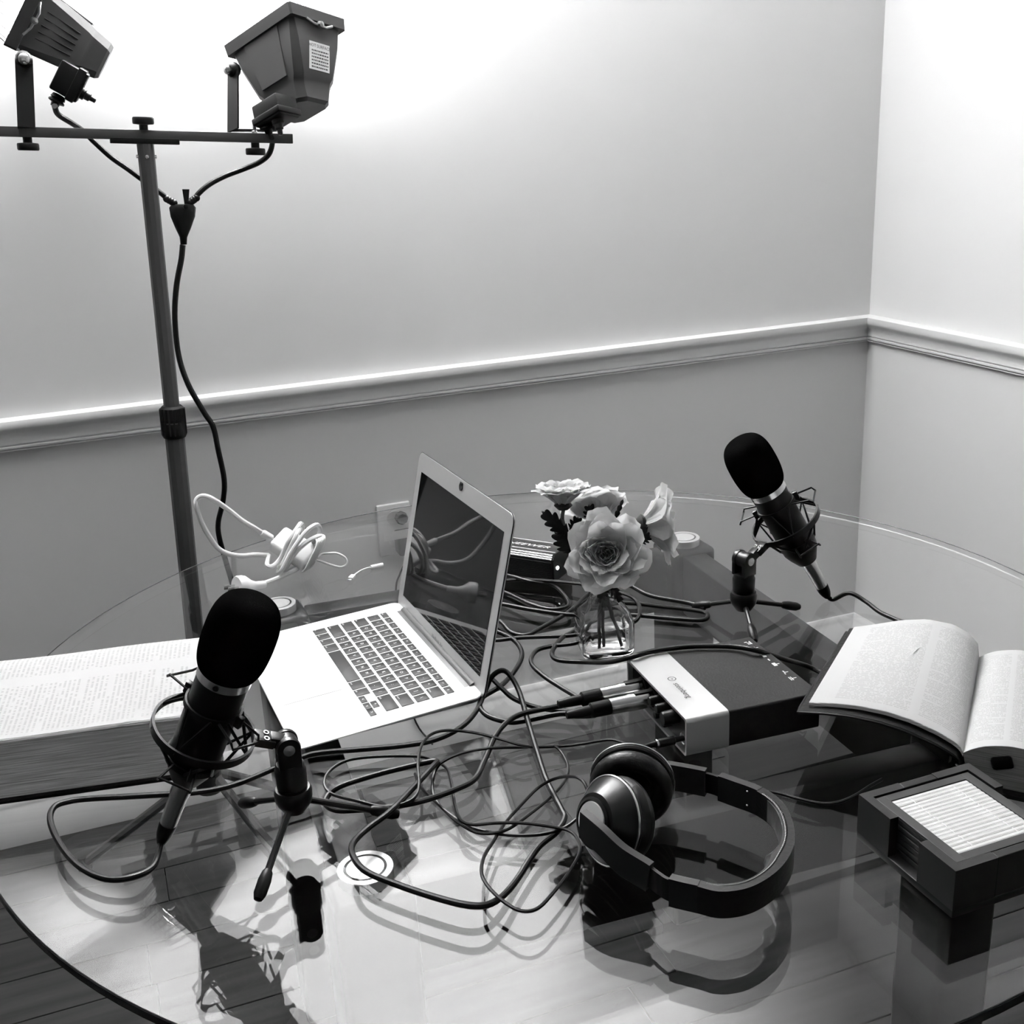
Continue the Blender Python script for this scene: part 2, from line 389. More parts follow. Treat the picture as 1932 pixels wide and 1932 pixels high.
# ---------------------------------------------------------------- work light stand
YS = -.31
pt = V((-1.6973,-0.3100,1.4098)); pb_ = V((-1.7260,-0.3100,0.7551)); dpo = (pb_-pt).normalized()
foot = pt + dpo*((pt.z-.20)/-dpo.z)
stand = thing('work_light_stand', (foot.x, foot.y, 0), 'tripod work light stand with a crossbar and two lamp heads behind the table', 'work light')
midp = pt + dpo*((pt-V((-1.7232,-0.3100,0.9383))).length)
def oct_tube(p, q, r, name, m, n=8):
    b = BM(); cyl(b, p, q, r, n=n); return obj(name, b, m, stand, smooth=False)
oct_tube(pt+dpo*.008, midp, .0135, 'upper_pole', POLE, 10)
oct_tube(midp, foot, .0168, 'lower_pole', POLE, 10)
b = BM(); a0 = midp-dpo*.028; lathe(b, [(.0165,0),(.020,.004),(.0205,.026),(.0195,.028),(.021,.030),(.0215,.052),(.019,.057),(.015,.058)], frame(a0,(1,0,0),dpo), 24)
for k in range(16):
    a = 2*math.pi*k/16; Mx = frame(a0,(1,0,0),dpo); box(b, (.0205*math.cos(a), .0205*math.sin(a), .028), (.003,.003,.046), Mx @ I4)
obj('height_collar', b, BLK, stand)
barL = V((-1.9369,-0.3100,1.4328)); barR = V((-1.4567,-0.3100,1.3985)); bd = (barR-barL).normalized(); bup = V((0,0,1)); bup = (bup-bd*bup.dot(bd)).normalized(); bo = bd.cross(bup)
Mb = frame((barL+barR)/2, bd, bup)
b = BM(); box(b, (0,0,0), ((barR-barL).length, .018, .0155), Mb, bev=.001); obj('crossbar', b, POLE, stand)
b = BM(); box(b, ((pt-(barL+barR)/2).dot(bd), 0, -.0095), (.108,.024,.009), Mb, bev=.001); obj('crossbar_saddle', b, BLK, stand)
def knob(name, p, ax, par=None, r=.0165, flip=1):
    b = BM(); M = frame(p, bd, V(ax)); lathe(b, [(0,0),(.007,0),(.007,.008),(r*.95,.009),(r,.011),(r,.018),(r*.93,.020),(0,.020)], M, 24); return obj(name, b, BLK, par or stand)
Cb = (barL+barR)/2
def onbar(px3, dz): q = V(px3); return Cb + bd*((q-Cb).dot(bd)) + bup*dz
knob('top_knob', onbar((-1.6973,-0.3100,1.4156), .0078), bup, r=.017)
b = BM(); q = pt+dpo*.028
for s in (-1,1): lathe(b, [(0,0),(.003,0),(.003,.003),(0,.004)], frame(q+bd*s*.0128,(0,1,0),bd*s), 10)
lathe(b, [(0,0),(.0035,0),(.003,.002),(0,.003)], frame(q-V((0,.0130,0)),(1,0,0),(0,-1,0)), 12)
obj('bolt', b, CHROME, stand)
# tripod legs of the stand
hubz = foot + V((0,0,.02))
b = BM(); lathe(b, [(0,-.03),(.024,-.03),(.026,0),(.024,.05),(.018,.055)], frame(foot+V((0,0,.03)),(1,0,0),-dpo), 20); obj('tripod_hub', b, BLK, stand)
for k, a in enumerate((15, 165, 200)):
    d = V((math.cos(math.radians(a)), math.sin(math.radians(a)), 0))
    if k == 0: d = V((.8,.45,0)).normalized()
    if k == 1: d = V((-.8,.45,0)).normalized()
    if k == 2: d = V((.72,-.70,0)).normalized()
    L = .30 if k < 2 else .20
    e = V((foot.x,foot.y,0))+d*L+V((0,0,.012))
    b = BM(); tube(b, [foot+V((0,0,.03))+d*.02, e], .010, 8); g = obj('tripod_leg', b, POLE, stand)
    b = BM(); lathe(b, [(0,0),(.014,0),(.015,.012),(.011,.03),(0,.031)], frame((e.x,e.y,0),(1,0,0),(0,0,1)), 14); obj('rubber_foot', b, BLK, g)

def lamp_head(front_c, A, B, N, label, arm, knob_bar, boxc, boxs, gland, ripple, tag_uv=None):
    """front_c centre of the open face, A/B its half-free edge vectors, N unit vector towards the back"""
    a, bb = A.normalized(), B.normalized()
    n = N.normalized(); hA, hB = A.length/2, B.length/2
    def rect(t, sa, sb, oa=0, ob=0, ch=.0):
        c = front_c + n*t + a*oa + bb*ob; x, y = hA*sa, hB*sb; k = ch
        pts = [(-x+k,-y),(x-k,-y),(x,-y+k),(x,y-k),(x-k,y),(-x+k,y),(-x,y-k),(-x,-y+k)]
        return [c+a*p+bb*q for p, q in pts]
    b = BM()
    loft(b, [rect(.017,.9,.88,ch=.006), rect(.05,.84,.84,ch=.010), rect(.100,.66,.70,ch=.012), rect(.106,.60,.66,ch=.012), rect(.112,.57,.64,ch=.012), rect(.135,.52,.56,ch=.012), rect(.140,.46,.50,ch=.012)])
    # raised panel on each long side and cooling ribs
    for s in (-1, 1):
        loft(b, [[front_c+n*t+a*p+bb*s*(hB*k+.003) for t, p, k in ((.02,-hA*.5,.87),(.098,-hA*.36,.71),(.098,hA*.36,.71),(.02,hA*.5,.87))],
                 [front_c+n*t+a*p+bb*s*(hB*k-.006) for t, p, k in ((.02,-hA*.5,.87),(.098,-hA*.36,.71),(.098,hA*.36,.71),(.02,hA*.5,.87))]])
    hd = obj('lamp_head', b, IRON2, stand, label=label, ang=25)
    for s in ((-1, 1) if not ripple else ()):
        for k in range(5):
            y = hB*(-.4+.2*k); b = BM()
            tube(b, [front_c+n*.035+a*s*(hA*.865+.0005)+bb*y, front_c+n*.090+a*s*(hA*.695+.001)+bb*y*.85], .0012, 4)
            obj('cooling_rib', b, IRON, hd)
    b = BM()
    loft(b, [rect(0,1.0,1.0,ch=.003), rect(.019,.98,.97,ch=.003), rect(.019,.88,.86,ch=.003), rect(.004,.90,.88,ch=.003), rect(0,1.0,1.0,ch=.003)], cap=False)
    obj('front_frame', b, IRON, hd, ang=25)
    b = BM()   # reflector trough inside
    loft(b, [rect(.006,.88,.86), rect(.05,.7,.5), rect(.055,.6,.2)], cap=False); b.faces.new([b.verts.new(p) for p in rect(.055,.6,.2)])
    obj('reflector', b, CARP, hd, smooth=False)
    b = BM(); cyl(b, front_c+n*.030-a*hA*.6, front_c+n*.030+a*hA*.6, .004, n=10)
    EM = bpy.data.materials.get('halogen_tube')
    if not EM:
        EM = bpy.data.materials.new('halogen_tube'); EM.use_nodes = True; p = EM.node_tree.nodes['Principled BSDF']; p.inputs['Emission Color'].default_value = (1,1,1,1); p.inputs['Emission Strength'].default_value = 60
    obj('halogen_tube', b, EM, hd)
    # glass pane with added emission of its own, bulged to soften the light's edge
    if 1:
        PM = bpy.data.materials.new('lit_lamp_glass'); PM.use_nodes = True; p = PM.node_tree.nodes['Principled BSDF']; p.inputs['Emission Color'].default_value = (1,1,1,1); p.inputs['Emission Strength'].default_value = PANE_E*(1 if ripple else .12)
    b = BM(); grid(b, [[front_c+n*(.003-.034*(1-x*x)*(1-y*y))+a*hA*.86*x+bb*hB*.84*y for x in [i/5-1 for i in range(11)]] for y in [i/5-1 for i in range(11)]])
    obj('lamp_glass', b, PM, hd)
    # wire guard
    for k in range(7):
        y = hB*(-.9+.3*k); b = BM()
        tube(b, [front_c+n*.004+a*-hA*.96+bb*y, front_c-n*.055-a*hA*.75+bb*y*.8, front_c-n*.055+a*hA*.75+bb*y*.8, front_c+n*.004+a*hA*.96+bb*y], .0009, 5); obj('guard_wire', b, STEELD, hd)
    for k in (-1, 0, 1):
        x = hA*.55*k; b = BM(); tube(b, [front_c+n*.004+a*x-bb*hB*.96, front_c-n*.055+a*x*.9-bb*hB*.74, front_c-n*.055+a*x*.9+bb*hB*.74, front_c+n*.004+a*x+bb*hB*.96], .0009, 5); obj('guard_wire', b, STEELD, hd)
    # latch
    for c, dd in ((front_c+n*.024-a*hA*.97, bb), (front_c+n*.024+a*hA*.97, bb)):
        b = BM()
        tube(b, [c-dd*.028-n*.006, c-dd*.012+a*0, c+dd*.014+n*.002, c+dd*.03-n*.004], .0022, 6)
        lathe(b, [(0,0),(.006,0),(.005,.006),(0,.008)], frame(c, dd, (c-front_c)), 10)
        obj('frame_latch', b, STEELD, hd)
    # U yoke
    (p_top, p_bot, q_bot, q_top, wdir) = arm
    b = BM(); tube(b, [p_top, p_bot], .01, flat=(.026,.0035) , up=(q_bot-p_bot).normalized()); tube(b, [p_bot, q_bot], .01, flat=(.026,.0035), up=(0,0,1)); tube(b, [q_bot, q_top], .01, flat=(.026,.0035), up=(q_bot-p_bot).normalized())
    bmesh.ops.create_uvsphere(b, u_segments=10, v_segments=6, radius=.0135, matrix=TR(p_top) @ Matrix.Diagonal((1,1,1,1)))
    yk = obj('yoke', b, BLK, hd)
    b = BM(); nrm = (p_bot-q_bot).normalized(); lathe(b, [(0,0),(.0085,0),(.0085,.003),(.006,.005),(0,.0055)], frame(p_top+nrm*.012,(0,0,1),nrm), 16); obj('pivot_bolt', b, CHROME, hd)
    b = BM(); M = frame(boxc, a if ripple else bb, n); box(b, (0,0,0), boxs, M, bev=.003); box(b, (0,0,boxs[2]*.25), (boxs[0]+.006, boxs[1]+.006, boxs[2]*.3), M, bev=.002)
    jb = obj('junction_box', b, BLK, hd)
    b = BM(); M = frame(boxc+n*boxs[2]*.45, a, n); lathe(b, [(0,0),(.010,0),(.010,.008),(.007,.009),(.007,.016),(.0045,.018),(.004,.026),(0,.027)], M @ TR((boxs[0]*.12, boxs[1]*.15, 0)), 14); obj('screw_cap', b, BLKS, hd)
    b = BM(); g0, g1 = V(gland[0]), V(gland[1]); L = (g1-g0).length
    lathe(b, [(.010,0),(.012,L*.3),(.009,L*.34),(.013,L*.5),(.013,L*.62),(.007,L*.7),(.006,L)], frame(g0,(1,0,0),g1-g0), 14); obj('cable_gland', b, BLK, hd)
    knob('clamp_knob', onbar(knob_bar, -.0078), -bup, hd)
    b = BM(); q = onbar(knob_bar, .0078); lathe(b, [(0,0),(.005,0),(.005,.003),(.003,.004),(.003,.012),(0,.013)], frame(q,(1,0,0),bup), 10); obj('clamp_bolt', b, CHROME, hd)
    # light
    ld = bpy.data.lights.new('halogen', 'AREA'); ld.shape = 'RECTANGLE'; ld.size = hA*1.3; ld.size_y = hB*1.0; ld.energy = LAMP_W*(2.7 if ripple else .14); ld.spread = math.radians(125)
    lo = bpy.data.objects.new('halogen_light', ld); col.objects.link(lo)
    # area light shines along its local -Z
    lo.matrix_world = frame(front_c-n*.058, a, n)
    return hd, rect, (a, bb, n, hA, hB)
# right head
S = 1124.0
A2 = -V((-0.0953,0.1318,-0.0559)); B2 = V((0.1067,0.0675,-0.0225)); N2 = A2.cross(B2); N2 = N2 if N2.z < 0 else -N2
c2 = V((-1.4404,-0.2512,1.5710))
armR = (V((-1.5338,-0.2542,1.5142)), V((-1.5521,-0.2989,1.4167)), V((-1.4798,-0.2478,1.4137)), V((-1.4463,-0.2072,1.4991)), None)
hd2, rect2, fr2 = lamp_head(c2, A2, B2, N2, 'right lamp head of the stand, tilted up, with a white warning sticker', armR, (-1.5192,-0.3100,1.4015), V((-1.4862,-0.3479,1.4411)), (.062,.045,.036), ((-1.5044,-0.3448,1.4312), (-1.4998,-0.3433,1.4085)), True)
# left head
W1 = V((-0.0126,-0.1643,-0.0118)); H1 = V((0.0637,-0.0129,0.0953)); N1 = W1.cross(H1); N1 = N1 if N1.dot(V((0.8323,0.0583,-0.5487))) > 0 else -N1
c1 = V((-1.8556,-0.2550,1.6088)) - W1/2
armL = (V((-1.8600,-0.2996,1.5356)), V((-1.8729,-0.3215,1.4352)), V((-1.8765,-0.1386,1.4414)), V((-1.8637,-0.1065,1.5447)), None)
hd1, rect1, fr1 = lamp_head(c1, W1, H1, N1, 'left lamp head of the stand, seen from its ribbed side', armL, (-1.8744,-0.3100,1.4237), V((-1.7969,-0.2573,1.5043)), (.05,.045,.045), ((-1.8166,-0.2577,1.4832), (-1.8274,-0.2597,1.4665)), False)
# warning sticker on the right head: on the face towards the camera
a, bb, n, hA, hB = fr2
def sticker():
    # end face whose outward normal is +A or -A, whichever looks towards the camera
    s = 1 if a.dot(V((-1.8307,-2.3398,1.3860))-c2) > 0 else -1
    t0, t1 = .05, .100; f0, f1 = hA*.84, hA*.66
    up = (n*(t1-t0)+a*s*(f1-f0)).normalized(); nr = bb.cross(up); nr = nr if nr.dot(a)*s > 0 else -nr
    c = c2+n*(t0+t1)/2+a*s*(f0+f1)/2 + nr*.0006
    x = up.cross(nr)*-1
    up_t = -up; x = up_t.cross(nr)
    M = frame(c, x, nr)
    b = BM(); box(b, (0.002,0.004,0), (.046,.044,.0006), M); st = obj('warning_sticker', b, WPL, hd2, label='white sticker reading HOT SURFACE', smooth=False)
    b = BM(); text_bm(b, 'HOT SURFACE', .0075, M @ TR((0.002,.020,0)), .0005)
    rr = random.Random(4)
    for i in range(6):
        x = -.018
        while x < .019:
            w_ = rr.uniform(.0016,.0048); w_ = min(w_, .020-x); box(b, (0.002+x+w_/2, .0125-i*.0052, .0005), (w_, .0022, .0001), M); x += w_+.0011
    return obj('sticker_print', b, DINK, hd2, smooth=False)
sticker()

# black power cord of the lamps
cord = thing('lamp_power_cord', (foot.x+.06, foot.y+.07, 0), 'black lamp power cord hanging in a Y beside the light stand', 'cord')
b = BM(); tube(b, spline([(-1.8266,-0.3300,1.4645),(-1.8232,-0.3100,1.4525),(-1.8053,-0.2900,1.4395),(-1.7880,-0.2500,1.4266),(-1.7741,-0.2500,1.4093),(-1.7512,-0.2500,1.3837),(-1.7285,-0.2500,1.3646),(-1.7111,-0.2500,1.3489),(-1.6825,-0.2500,1.3238),(-1.6655,-0.2500,1.3069)]), .0046, 10); obj('cord_branch', b, CABLE, cord)
b = BM(); tube(b, spline([(-1.4974,-0.3300,1.4103),(-1.4903,-0.3100,1.3967),(-1.4948,-0.2900,1.3764),(-1.5095,-0.2700,1.3632),(-1.5333,-0.2500,1.3538),(-1.5683,-0.2500,1.3433),(-1.5971,-0.2500,1.3309),(-1.6179,-0.2500,1.3162),(-1.6277,-0.2500,1.3035)]), .0046, 10); obj('cord_branch', b, CABLE, cord)
b = BM(); tube(b, spline([(-1.6553,-0.2500,1.2329),(-1.6614,-0.2500,1.2080),(-1.6757,-0.2500,1.1634),(-1.6861,-0.2500,1.1086),(-1.6888,-0.2500,1.0427),(-1.6795,-0.2500,0.9885),(-1.6587,-0.2500,0.9337),(-1.6462,-0.2500,0.9051),(-1.6426,-0.2500,0.8591),(-1.6392,-0.2500,0.8021),(-1.6464,-0.2500,0.7615),(-1.6603,-0.2500,0.7217),(-1.6624,-0.2500,0.6902),(-1.6556,-0.2500,0.6351),(-1.6499,-0.2500,0.5847),(-1.6532,-0.2700,0.5153),(-1.6584,-0.3000,0.4505)]), .0050, 10); obj('cord_tail', b, CABLE, cord)
s0, s1, s2 = V((-1.6679,-0.2500,1.2964)), V((-1.6263,-0.2500,1.2937)), V((-1.6517,-0.2500,1.2525)); mid = (s0+s1)/2
b = BM()
nx = (s1-s0).normalized(); dn = (s2-mid).normalized(); Ms = frame(mid, nx, nx.cross(dn))
def sl(t, w, h):
    c = mid+dn*t; o = nx.cross(dn).normalized()
    return [c+nx*w*math.cos(k*math.pi/6)+o*h*math.sin(k*math.pi/6) for k in range(12)]
loft(b, [sl(-.006,.018,.008), sl(0,.0225,.011), sl(.015,.0205,.0115), sl(.035,.013,.010), sl(.046,.008,.008), sl(.05,.0065,.0065), sl(.062,.0055,.0055)])
for p in ((322,381),(365,381)): pass
for k, q in enumerate((V((-1.6646,-0.2500,1.3068)), V((-1.6282,-0.2500,1.3062)))):
    for j in range(4): 
        dd = (q-mid).normalized(); bmesh.ops.create_uvsphere(b, u_segments=10, v_segments=6, radius=.0065, matrix=TR(mid+dd*(.016+j*.0045)))
obj('y_splitter', b, BLK, cord)
b = BM(); loft(b, [[V((-1.6401,-0.2500,1.2981))+nx*x+V((0,y,0)) for x, y in ((-.003,-.002),(.003,-.002),(.003,.002),(-.003,.002))], [V((-1.6381,-0.2500,1.3254))+nx*x+V((0,y,0)) for x, y in ((-.0055,-.002),(.0065,-.002),(.0065,.002),(-.0055,.002))]])
lathe(b, [(0,0),(.004,0),(.004,.003),(0,.004)], frame(V((-1.6432,-0.2620,1.2970)),(1,0,0),(0,-1,0)), 10)
obj('strap', b, BLK, cord)

# ---------------------------------------------------------------- wall outlet and plugged adapter
oc = V((-1.268+.006, 0, .558))
out_ = thing('wall_outlet', (-1.262, 0, .50), 'white outlet plate on back wall seen through the glass', 'outlet')
b = BM(); box(b, (-1.262, -.003, .563), (.078,.006,.122), bev=.004, seg=3); pl = obj('plate', b, WPL, out_)
for z in (.590,.536):
    b = BM(); lathe(b, [(0,0),(.0165,0),(.0165,.0015),(0,.0015)], frame((-1.262,-.006,z),(1,0,0),(0,-1,0)), 24); obj('socket', b, mat('socket_grey', .5, .4), out_)
ad = thing('plug_adapter', (-1.244, -.03, .50), 'dark plug-in power adapter with a peeling sticker on the outlet', 'adapter')
b = BM(); box(b, (-1.244,-.0295,.538), (.046,.043,.052), bev=.006, seg=3); obj('body', b, GPL, ad)
b = BM(); lathe(b, [(0,0),(.0145,0),(.0145,.012),(.012,.016),(0,.016)], frame((-1.247,-.008,.590),(1,0,0),(0,-1,0)), 8); obj('plug_tip', b, GPL, ad)
b = BM(); rows = []
for i in range(9):
    t = i/8; rows.append([V((-1.300+t*.078, -.052-.014*math.sin(t*math.pi)-.004*(1-t), .577-.020*j+.004*math.sin(t*3.1)-.012*max(0,t-.7)/.3*.5)) for j in (0,1)])
grid(b, rows); r = bmesh.ops.solidify(b, geom=b.faces[:], thickness=.0004)
obj('peeling_sticker', b, STK, ad, label='curled silver sticker with fine print')
b = BM(); tube(b, spline([V((-1.245,-.02,.512)), V((-1.246,-.018,.49)), V((-1.262,-.016,.46)), V((-1.275,-.016,.42)), V((-1.28,-.018,.30)), V((-1.26,-.018,.1)), V((-1.22,-.022,.015))]), .0022, 6); obj('adapter_wire', b, CABLE, ad)

# ---------------------------------------------------------------- laptop
lap_l = V((-1.4732,-1.0463,ZT)); la = -1.5235
wd = V((math.cos(la), math.sin(la), 0)); dd_ = V((-math.sin(la), math.cos(la), 0))
lap = thing('laptop', lap_l, 'open silver laptop with black keys and a dark screen', 'laptop')
ML = frame(lap_l, wd, V((0,0,1)))      # x: user's right, y: away from user (hinge at y=0), z up
LW, LD = .325, .227
def rrect(w, y0, y1, r, z, n=6):
    pts = []
    for cx, cy, a in ((w/2-r, y0+r, -90), (w/2-r, y1-r, 0), (-w/2+r, y1-r, 90), (-w/2+r, y0+r, 180)):
        for k in range(n+1):
            t = math.radians(a+90*k/n); x, y = cx+r*math.cos(t), cy+r*math.sin(t)
            pts.append(ML @ V((x, y, z(y) if callable(z) else z)))
    return pts
topz = lambda y: .0145 + (y)*(.0145-.0050)/LD          # wedge
b = BM(); loft(b, [rrect(LW-.03, -LD+.015, -.008, .012, .0012), rrect(LW-.006, -LD+.004, -.002, .012, lambda y: .004+(topz(y)-.005)*.35), rrect(LW, -LD, 0, .012, lambda y: topz(y)-.0012), rrect(LW-.0012, -LD+.0006, -.0006, .0115, topz)])
obj('base', b, ALU, lap)
for sx in (-1, 1):
    for y in (-.02, -LD+.03):
        b = BM(); lathe(b, [(0,0),(.006,0),(.005,.0025),(0,.0025)], ML @ TR((sx*.14, y, 0)), 12); obj('rubber_foot', b, BLK, lap)
def onbase(x, y, h=0): return ML @ TR((x, y, topz(y)+h)) @ Matrix.Rotation(math.atan((.0145-.005)/LD), 4, 'X')
# keyboard well
KX, KY0 = .2725, -.026
b = BM(); box(b, (0, KY0-.0535, topz(KY0-.0535)-.0010+.00115), (KX+.004, .1105, .0002), ML @ I4); 
# tilt the well with the wedge
b.free()
b = BM(); Mw = onbase(0, KY0-.0535, .0001); box(b, (0,0,0), (KX+.005,.111,.0002), Mw); obj('keyboard_well', b, mat('key_well', .45, .5), lap, smooth=False)
P = .01905
rows = [
 ('fn', .0085, [('esc',1)]+[('F%d'%i,1) for i in range(1,13)]+[('o',1)]),
 ('n', .0155, [(c,1) for c in '`1234567890-=']+[('delete',1.45)]),
 ('q', .0155, [('tab',1.45)]+[(c,1) for c in 'QWERTYUIOP[]\\']),
 ('a', .0155, [('caps',1.75)]+[(c,1) for c in "ASDFGHJKL;'"]+[('return',1.7)]),
 ('z', .0155, [('shift',2.25)]+[(c,1) for c in 'ZXCVBNM,./']+[('shift',2.2)]),
]
y = KY0+.0000; keys = []
for nm, h, ks in rows:
    tot = sum(k[1] for k in ks); unit = KX/tot; x = -KX/2
    pitch = h+.0035
    for s, wk in ks:
        keys.append((s, x+unit*wk/2, y-h/2-.001, unit*wk-.0036, h)); x += unit*wk
    y -= pitch
x = -KX/2; h = .0165; unit = KX/14.45
for s, wk in (('fn',1),('ctrl',1),('opt',1),('cmd',1.25),('',5.1),('cmd',1.25),('opt',1)):
    keys.append((s, x+unit*wk/2, y-h/2-.001, unit*wk-.0032, h)); x += unit*wk
ax = x
keys.append(('<', ax+unit*.5, y-.0135, unit-.003, .0075)); keys.append(('^', ax+unit*1.5, y-.0045, unit-.003, .0075)); keys.append(('v', ax+unit*1.5, y-.0135, unit-.003, .0075)); keys.append(('>', ax+unit*2.4, y-.0135, unit-.003, .0075))
for s, kx, ky, kw, kh in keys:
    b = BM(); M = onbase(kx, ky, .0002)
    box(b, (0,0,.0003), (kw,kh,.0008), M, bev=.0003, seg=2)
    if s:
        big = len(s) > 1
        if big and not s.startswith('F'): text_bm(b, s, .0034, M @ TR((-kw/2+.0012, -kh/2+.003, 0)), .0008, 'LEFT', mi=1)
        else: text_bm(b, s, .0032 if big else .0058, M @ TR((0, 0, 0)), .0008, mi=1)
    obj('key', b, [KEY, INK], lap, fixn=False)
b = BM(); M = onbase(0, -LD+.009+.039, .0001); 
def rr2(w, h, r, z): return [M @ V((cx+r*math.cos(math.radians(a+t)), cy+r*math.sin(math.radians(a+t)), z)) for cx, cy, a in ((w/2-r,-h/2+r,-90),(w/2-r,h/2-r,0),(-w/2+r,h/2-r,90),(-w/2+r,-h/2+r,180)) for t in (0,30,60,90)]
loft(b, [rr2(.1055,.0765,.003,-.0004), rr2(.1055,.0765,.003,.0001)]); loft(b, [rr2(.1045,.0755,.003,-.0004), rr2(.1045,.0755,.003,.0003)])
for f in b.faces:
    pass
obj('trackpad', b, mat('trackpad_glass', .44, .3), lap)
b = BM(); box(b, (0, -.0065, .0125), (.262, .012, .004), ML, bev=.0015); cyl(b, ML @ V((-.131,-.001,.0115)), ML @ V((.131,-.001,.0115)), .0062, n=16); obj('hinge', b, mat('hinge_grey', .06, .35), lap)
# lid
lt = 1.3393
ldv = (dd_*math.cos(lt)+V((0,0,1))*math.sin(lt)).normalized(); lnv = wd.cross(ldv).normalized()
if lnv.dot(dd_) > 0: lnv = -lnv      # towards the user
hb = lap_l + dd_*(-.002) + V((0,0,.0085))
MD = frame(hb, wd, lnv)              # local y then = z x x
ysg = 1 if (MD.to_3x3() @ V((0,1,0))).dot(ldv) > 0 else -1
def lidr(w, y0, y1, r, z, n=6):
    pts = []
    for cx, cy, a in ((w/2-r, y0+r, -90), (w/2-r, y1-r, 0), (-w/2+r, y1-r, 90), (-w/2+r, y0+r, 180)):
        for k in range(n+1):
            t = math.radians(a+90*k/n); pts.append(MD @ V((cx+r*math.cos(t), ysg*(cy+r*math.sin(t)), z)))
    return pts
b = BM(); loft(b, [lidr(LW-.006,.003,LD-.003,.011,-.0045), lidr(LW-.001,.0005,LD-.0005,.012,-.003), lidr(LW,0,LD,.012,-.0008), lidr(LW-.001,.0005,LD-.0005,.0115,0)])
lid = obj('lid', b, ALUL, lap)
b = BM(); tube(b, lidr(LW+.0002,-.0001,LD+.0001,.012,-.0007), .0006, 5, closed=True); obj('lid_gasket', b, BLK, lid)
b = BM(); box(b, (0, ysg*(.0225+.0895), .0002), (.2865,.179,.0006), MD); obj('screen', b, SCREEN, lap, smooth=False)
b = BM(); box(b, (0, ysg*(LD-.0075), .0004), (.0085,.0085,.0012), MD, bev=.0004); lathe(b, [(0,0),(.0055,0),(.0055,.0011),(0,.0011)], MD @ TR((0, ysg*(LD-.009), 0)), 12); obj('camera_cover', b, BLK, lap, label='small black patch over the webcam')
b = BM(); text_bm(b, 'MacBook Air', .0075, MD @ TR((0, ysg*.011, 0)) @ (I4 if ysg > 0 else Matrix.Diagonal((1,-1,1,1))), .0002); obj('lid_lettering', b, mat('lid_grey_print', .16, .5), lap, smooth=False)

# ---------------------------------------------------------------- thick open book, left
e1 = V((.985,-.175,0)).normalized(); e2 = V((-e1.y, e1.x, 0)); o1 = V((-1.9433,-1.1878,0.7500))
bk = thing('thick_book', (-1.90,-1.09,ZT), 'thick open book with white pages beside the left microphone', 'book')
lx0, lx1 = -.150, .163     # along e1 from o1
def B1(x, y, z): return o1 + e1*x + e2*y + V((0,0,z-ZT))
b = BM(); loft(b, [[B1(lx0-.004,-.006,.7502),B1(lx1+.004,-.006,.7502),B1(lx1+.004,.215,.7502),B1(lx0-.004,.215,.7502)],[B1(lx0-.004,-.006,.7535),B1(lx1+.004,-.006,.7535),B1(lx1+.004,.215,.7535),B1(lx0-.004,.215,.7535)]]); obj('cover', b, LEATH, bk, smooth=False)
# page block: cross-section across the book (y from fore-edge to gutter), swept along its length
sec = [(0,.7538),(.003,.772),(.0045,.79),(.003,.806),(.004,.8195)]
topc = [(.004,.8200),(.02,.8212),(.05,.8245),(.09,.830),(.13,.836),(.155,.838),(.172,.8345),(.182,.824)]
b = BM(); loop = lambda x: [B1(x,y_,z_) for y_, z_ in sec+topc+[(.19,.80),(.20,.7538)]]
loft(b, [loop(lx0+ (lx1-lx0)*t/6) for t in range(7)]); obj('page_block', b, EDGE1, bk, ang=60)
b = BM(); rows = []
tp = spline([V((0,y_,z_+.0009)) for y_, z_ in topc], 4)
for t in tp: rows.append([B1(lx0-.0005+(lx1-lx0+.001)*k/12, t.y-.001, t.z+.0006*math.sin(k*.9)) for k in range(13)])
rows_t = [[rows[i][k] for i in range(len(rows))] for k in range(13)]   # v along the length, u across
grid(b, rows_t); bmesh.ops.solidify(b, geom=b.faces[:], thickness=-.0006); obj('printed_page', b, PAGE1, bk, fixn=False, label='top page printed in two grey columns')
for k, (dz, x_) in enumerate(((.0003,.001),(-.0012,.0022),(-.0026,.0010))):
    b = BM(); rows = [[B1(lx0+(lx1-lx0)*j/8, y_-.0015-x_, z_+dz-.0004+.0005*math.sin(j*1.3+k)) for j in range(9)] for y_, z_ in topc[:3]]
    grid(b, rows); bmesh.ops.solidify(b, geom=b.faces[:], thickness=.0003); obj('loose_page', b, PAPER, bk)

# ---------------------------------------------------------------- leather book, right
gb = V((-1.0890,-1.5700,.785)); gt_ = V((-.9259,-1.4123,.785)); dl = V((-.6474,.7621,0))
nearp = [(0,.785),(.0034,.7913),(.0097,.7958),(.0251,.8029),(.0509,.8109),(.0769,.8147),(.1033,.8151),(.1301,.8124),(.1536,.808)]
farp = [(0,.785),(.0024,.8015),(.0125,.8131),(.0305,.8214),(.06,.8231),(.0896,.8167),(.1198,.806),(.1433,.7984)]
def samp(pr, t):
    s = t*pr[-1][0]
    for (a_, za), (c_, zc) in zip(pr, pr[1:]):
        if s <= c_+1e-9: k = (s-a_)/(c_-a_); return s, za+(zc-za)*k
    return pr[-1]
b2 = thing('leather_book', (-1.02,-1.50,ZT), 'open book in a black leather cover, left pages arching up', 'book')
def leafpt(t, g, dz=0, k=1.0):
    s0_, z0_ = samp(nearp, t**1.6); s1_, z1_ = samp(farp, t**1.6)
    p = gb+dl*s0_*k; q = gt_+dl*s1_*k; p.z = z0_; q.z = z1_; r = p.lerp(q, g); r.z += dz - .0; return r
NG, NT = 10, 26
b = BM(); grid(b, [[leafpt(j/(NT-1), 1-i/(NG-1)) for j in range(NT)] for i in range(NG)]); bmesh.ops.solidify(b, geom=b.faces[:], thickness=.0004); obj('left_page', b, PAGE2, b2, fixn=False, label='arched left page with two printed columns')
b = BM()
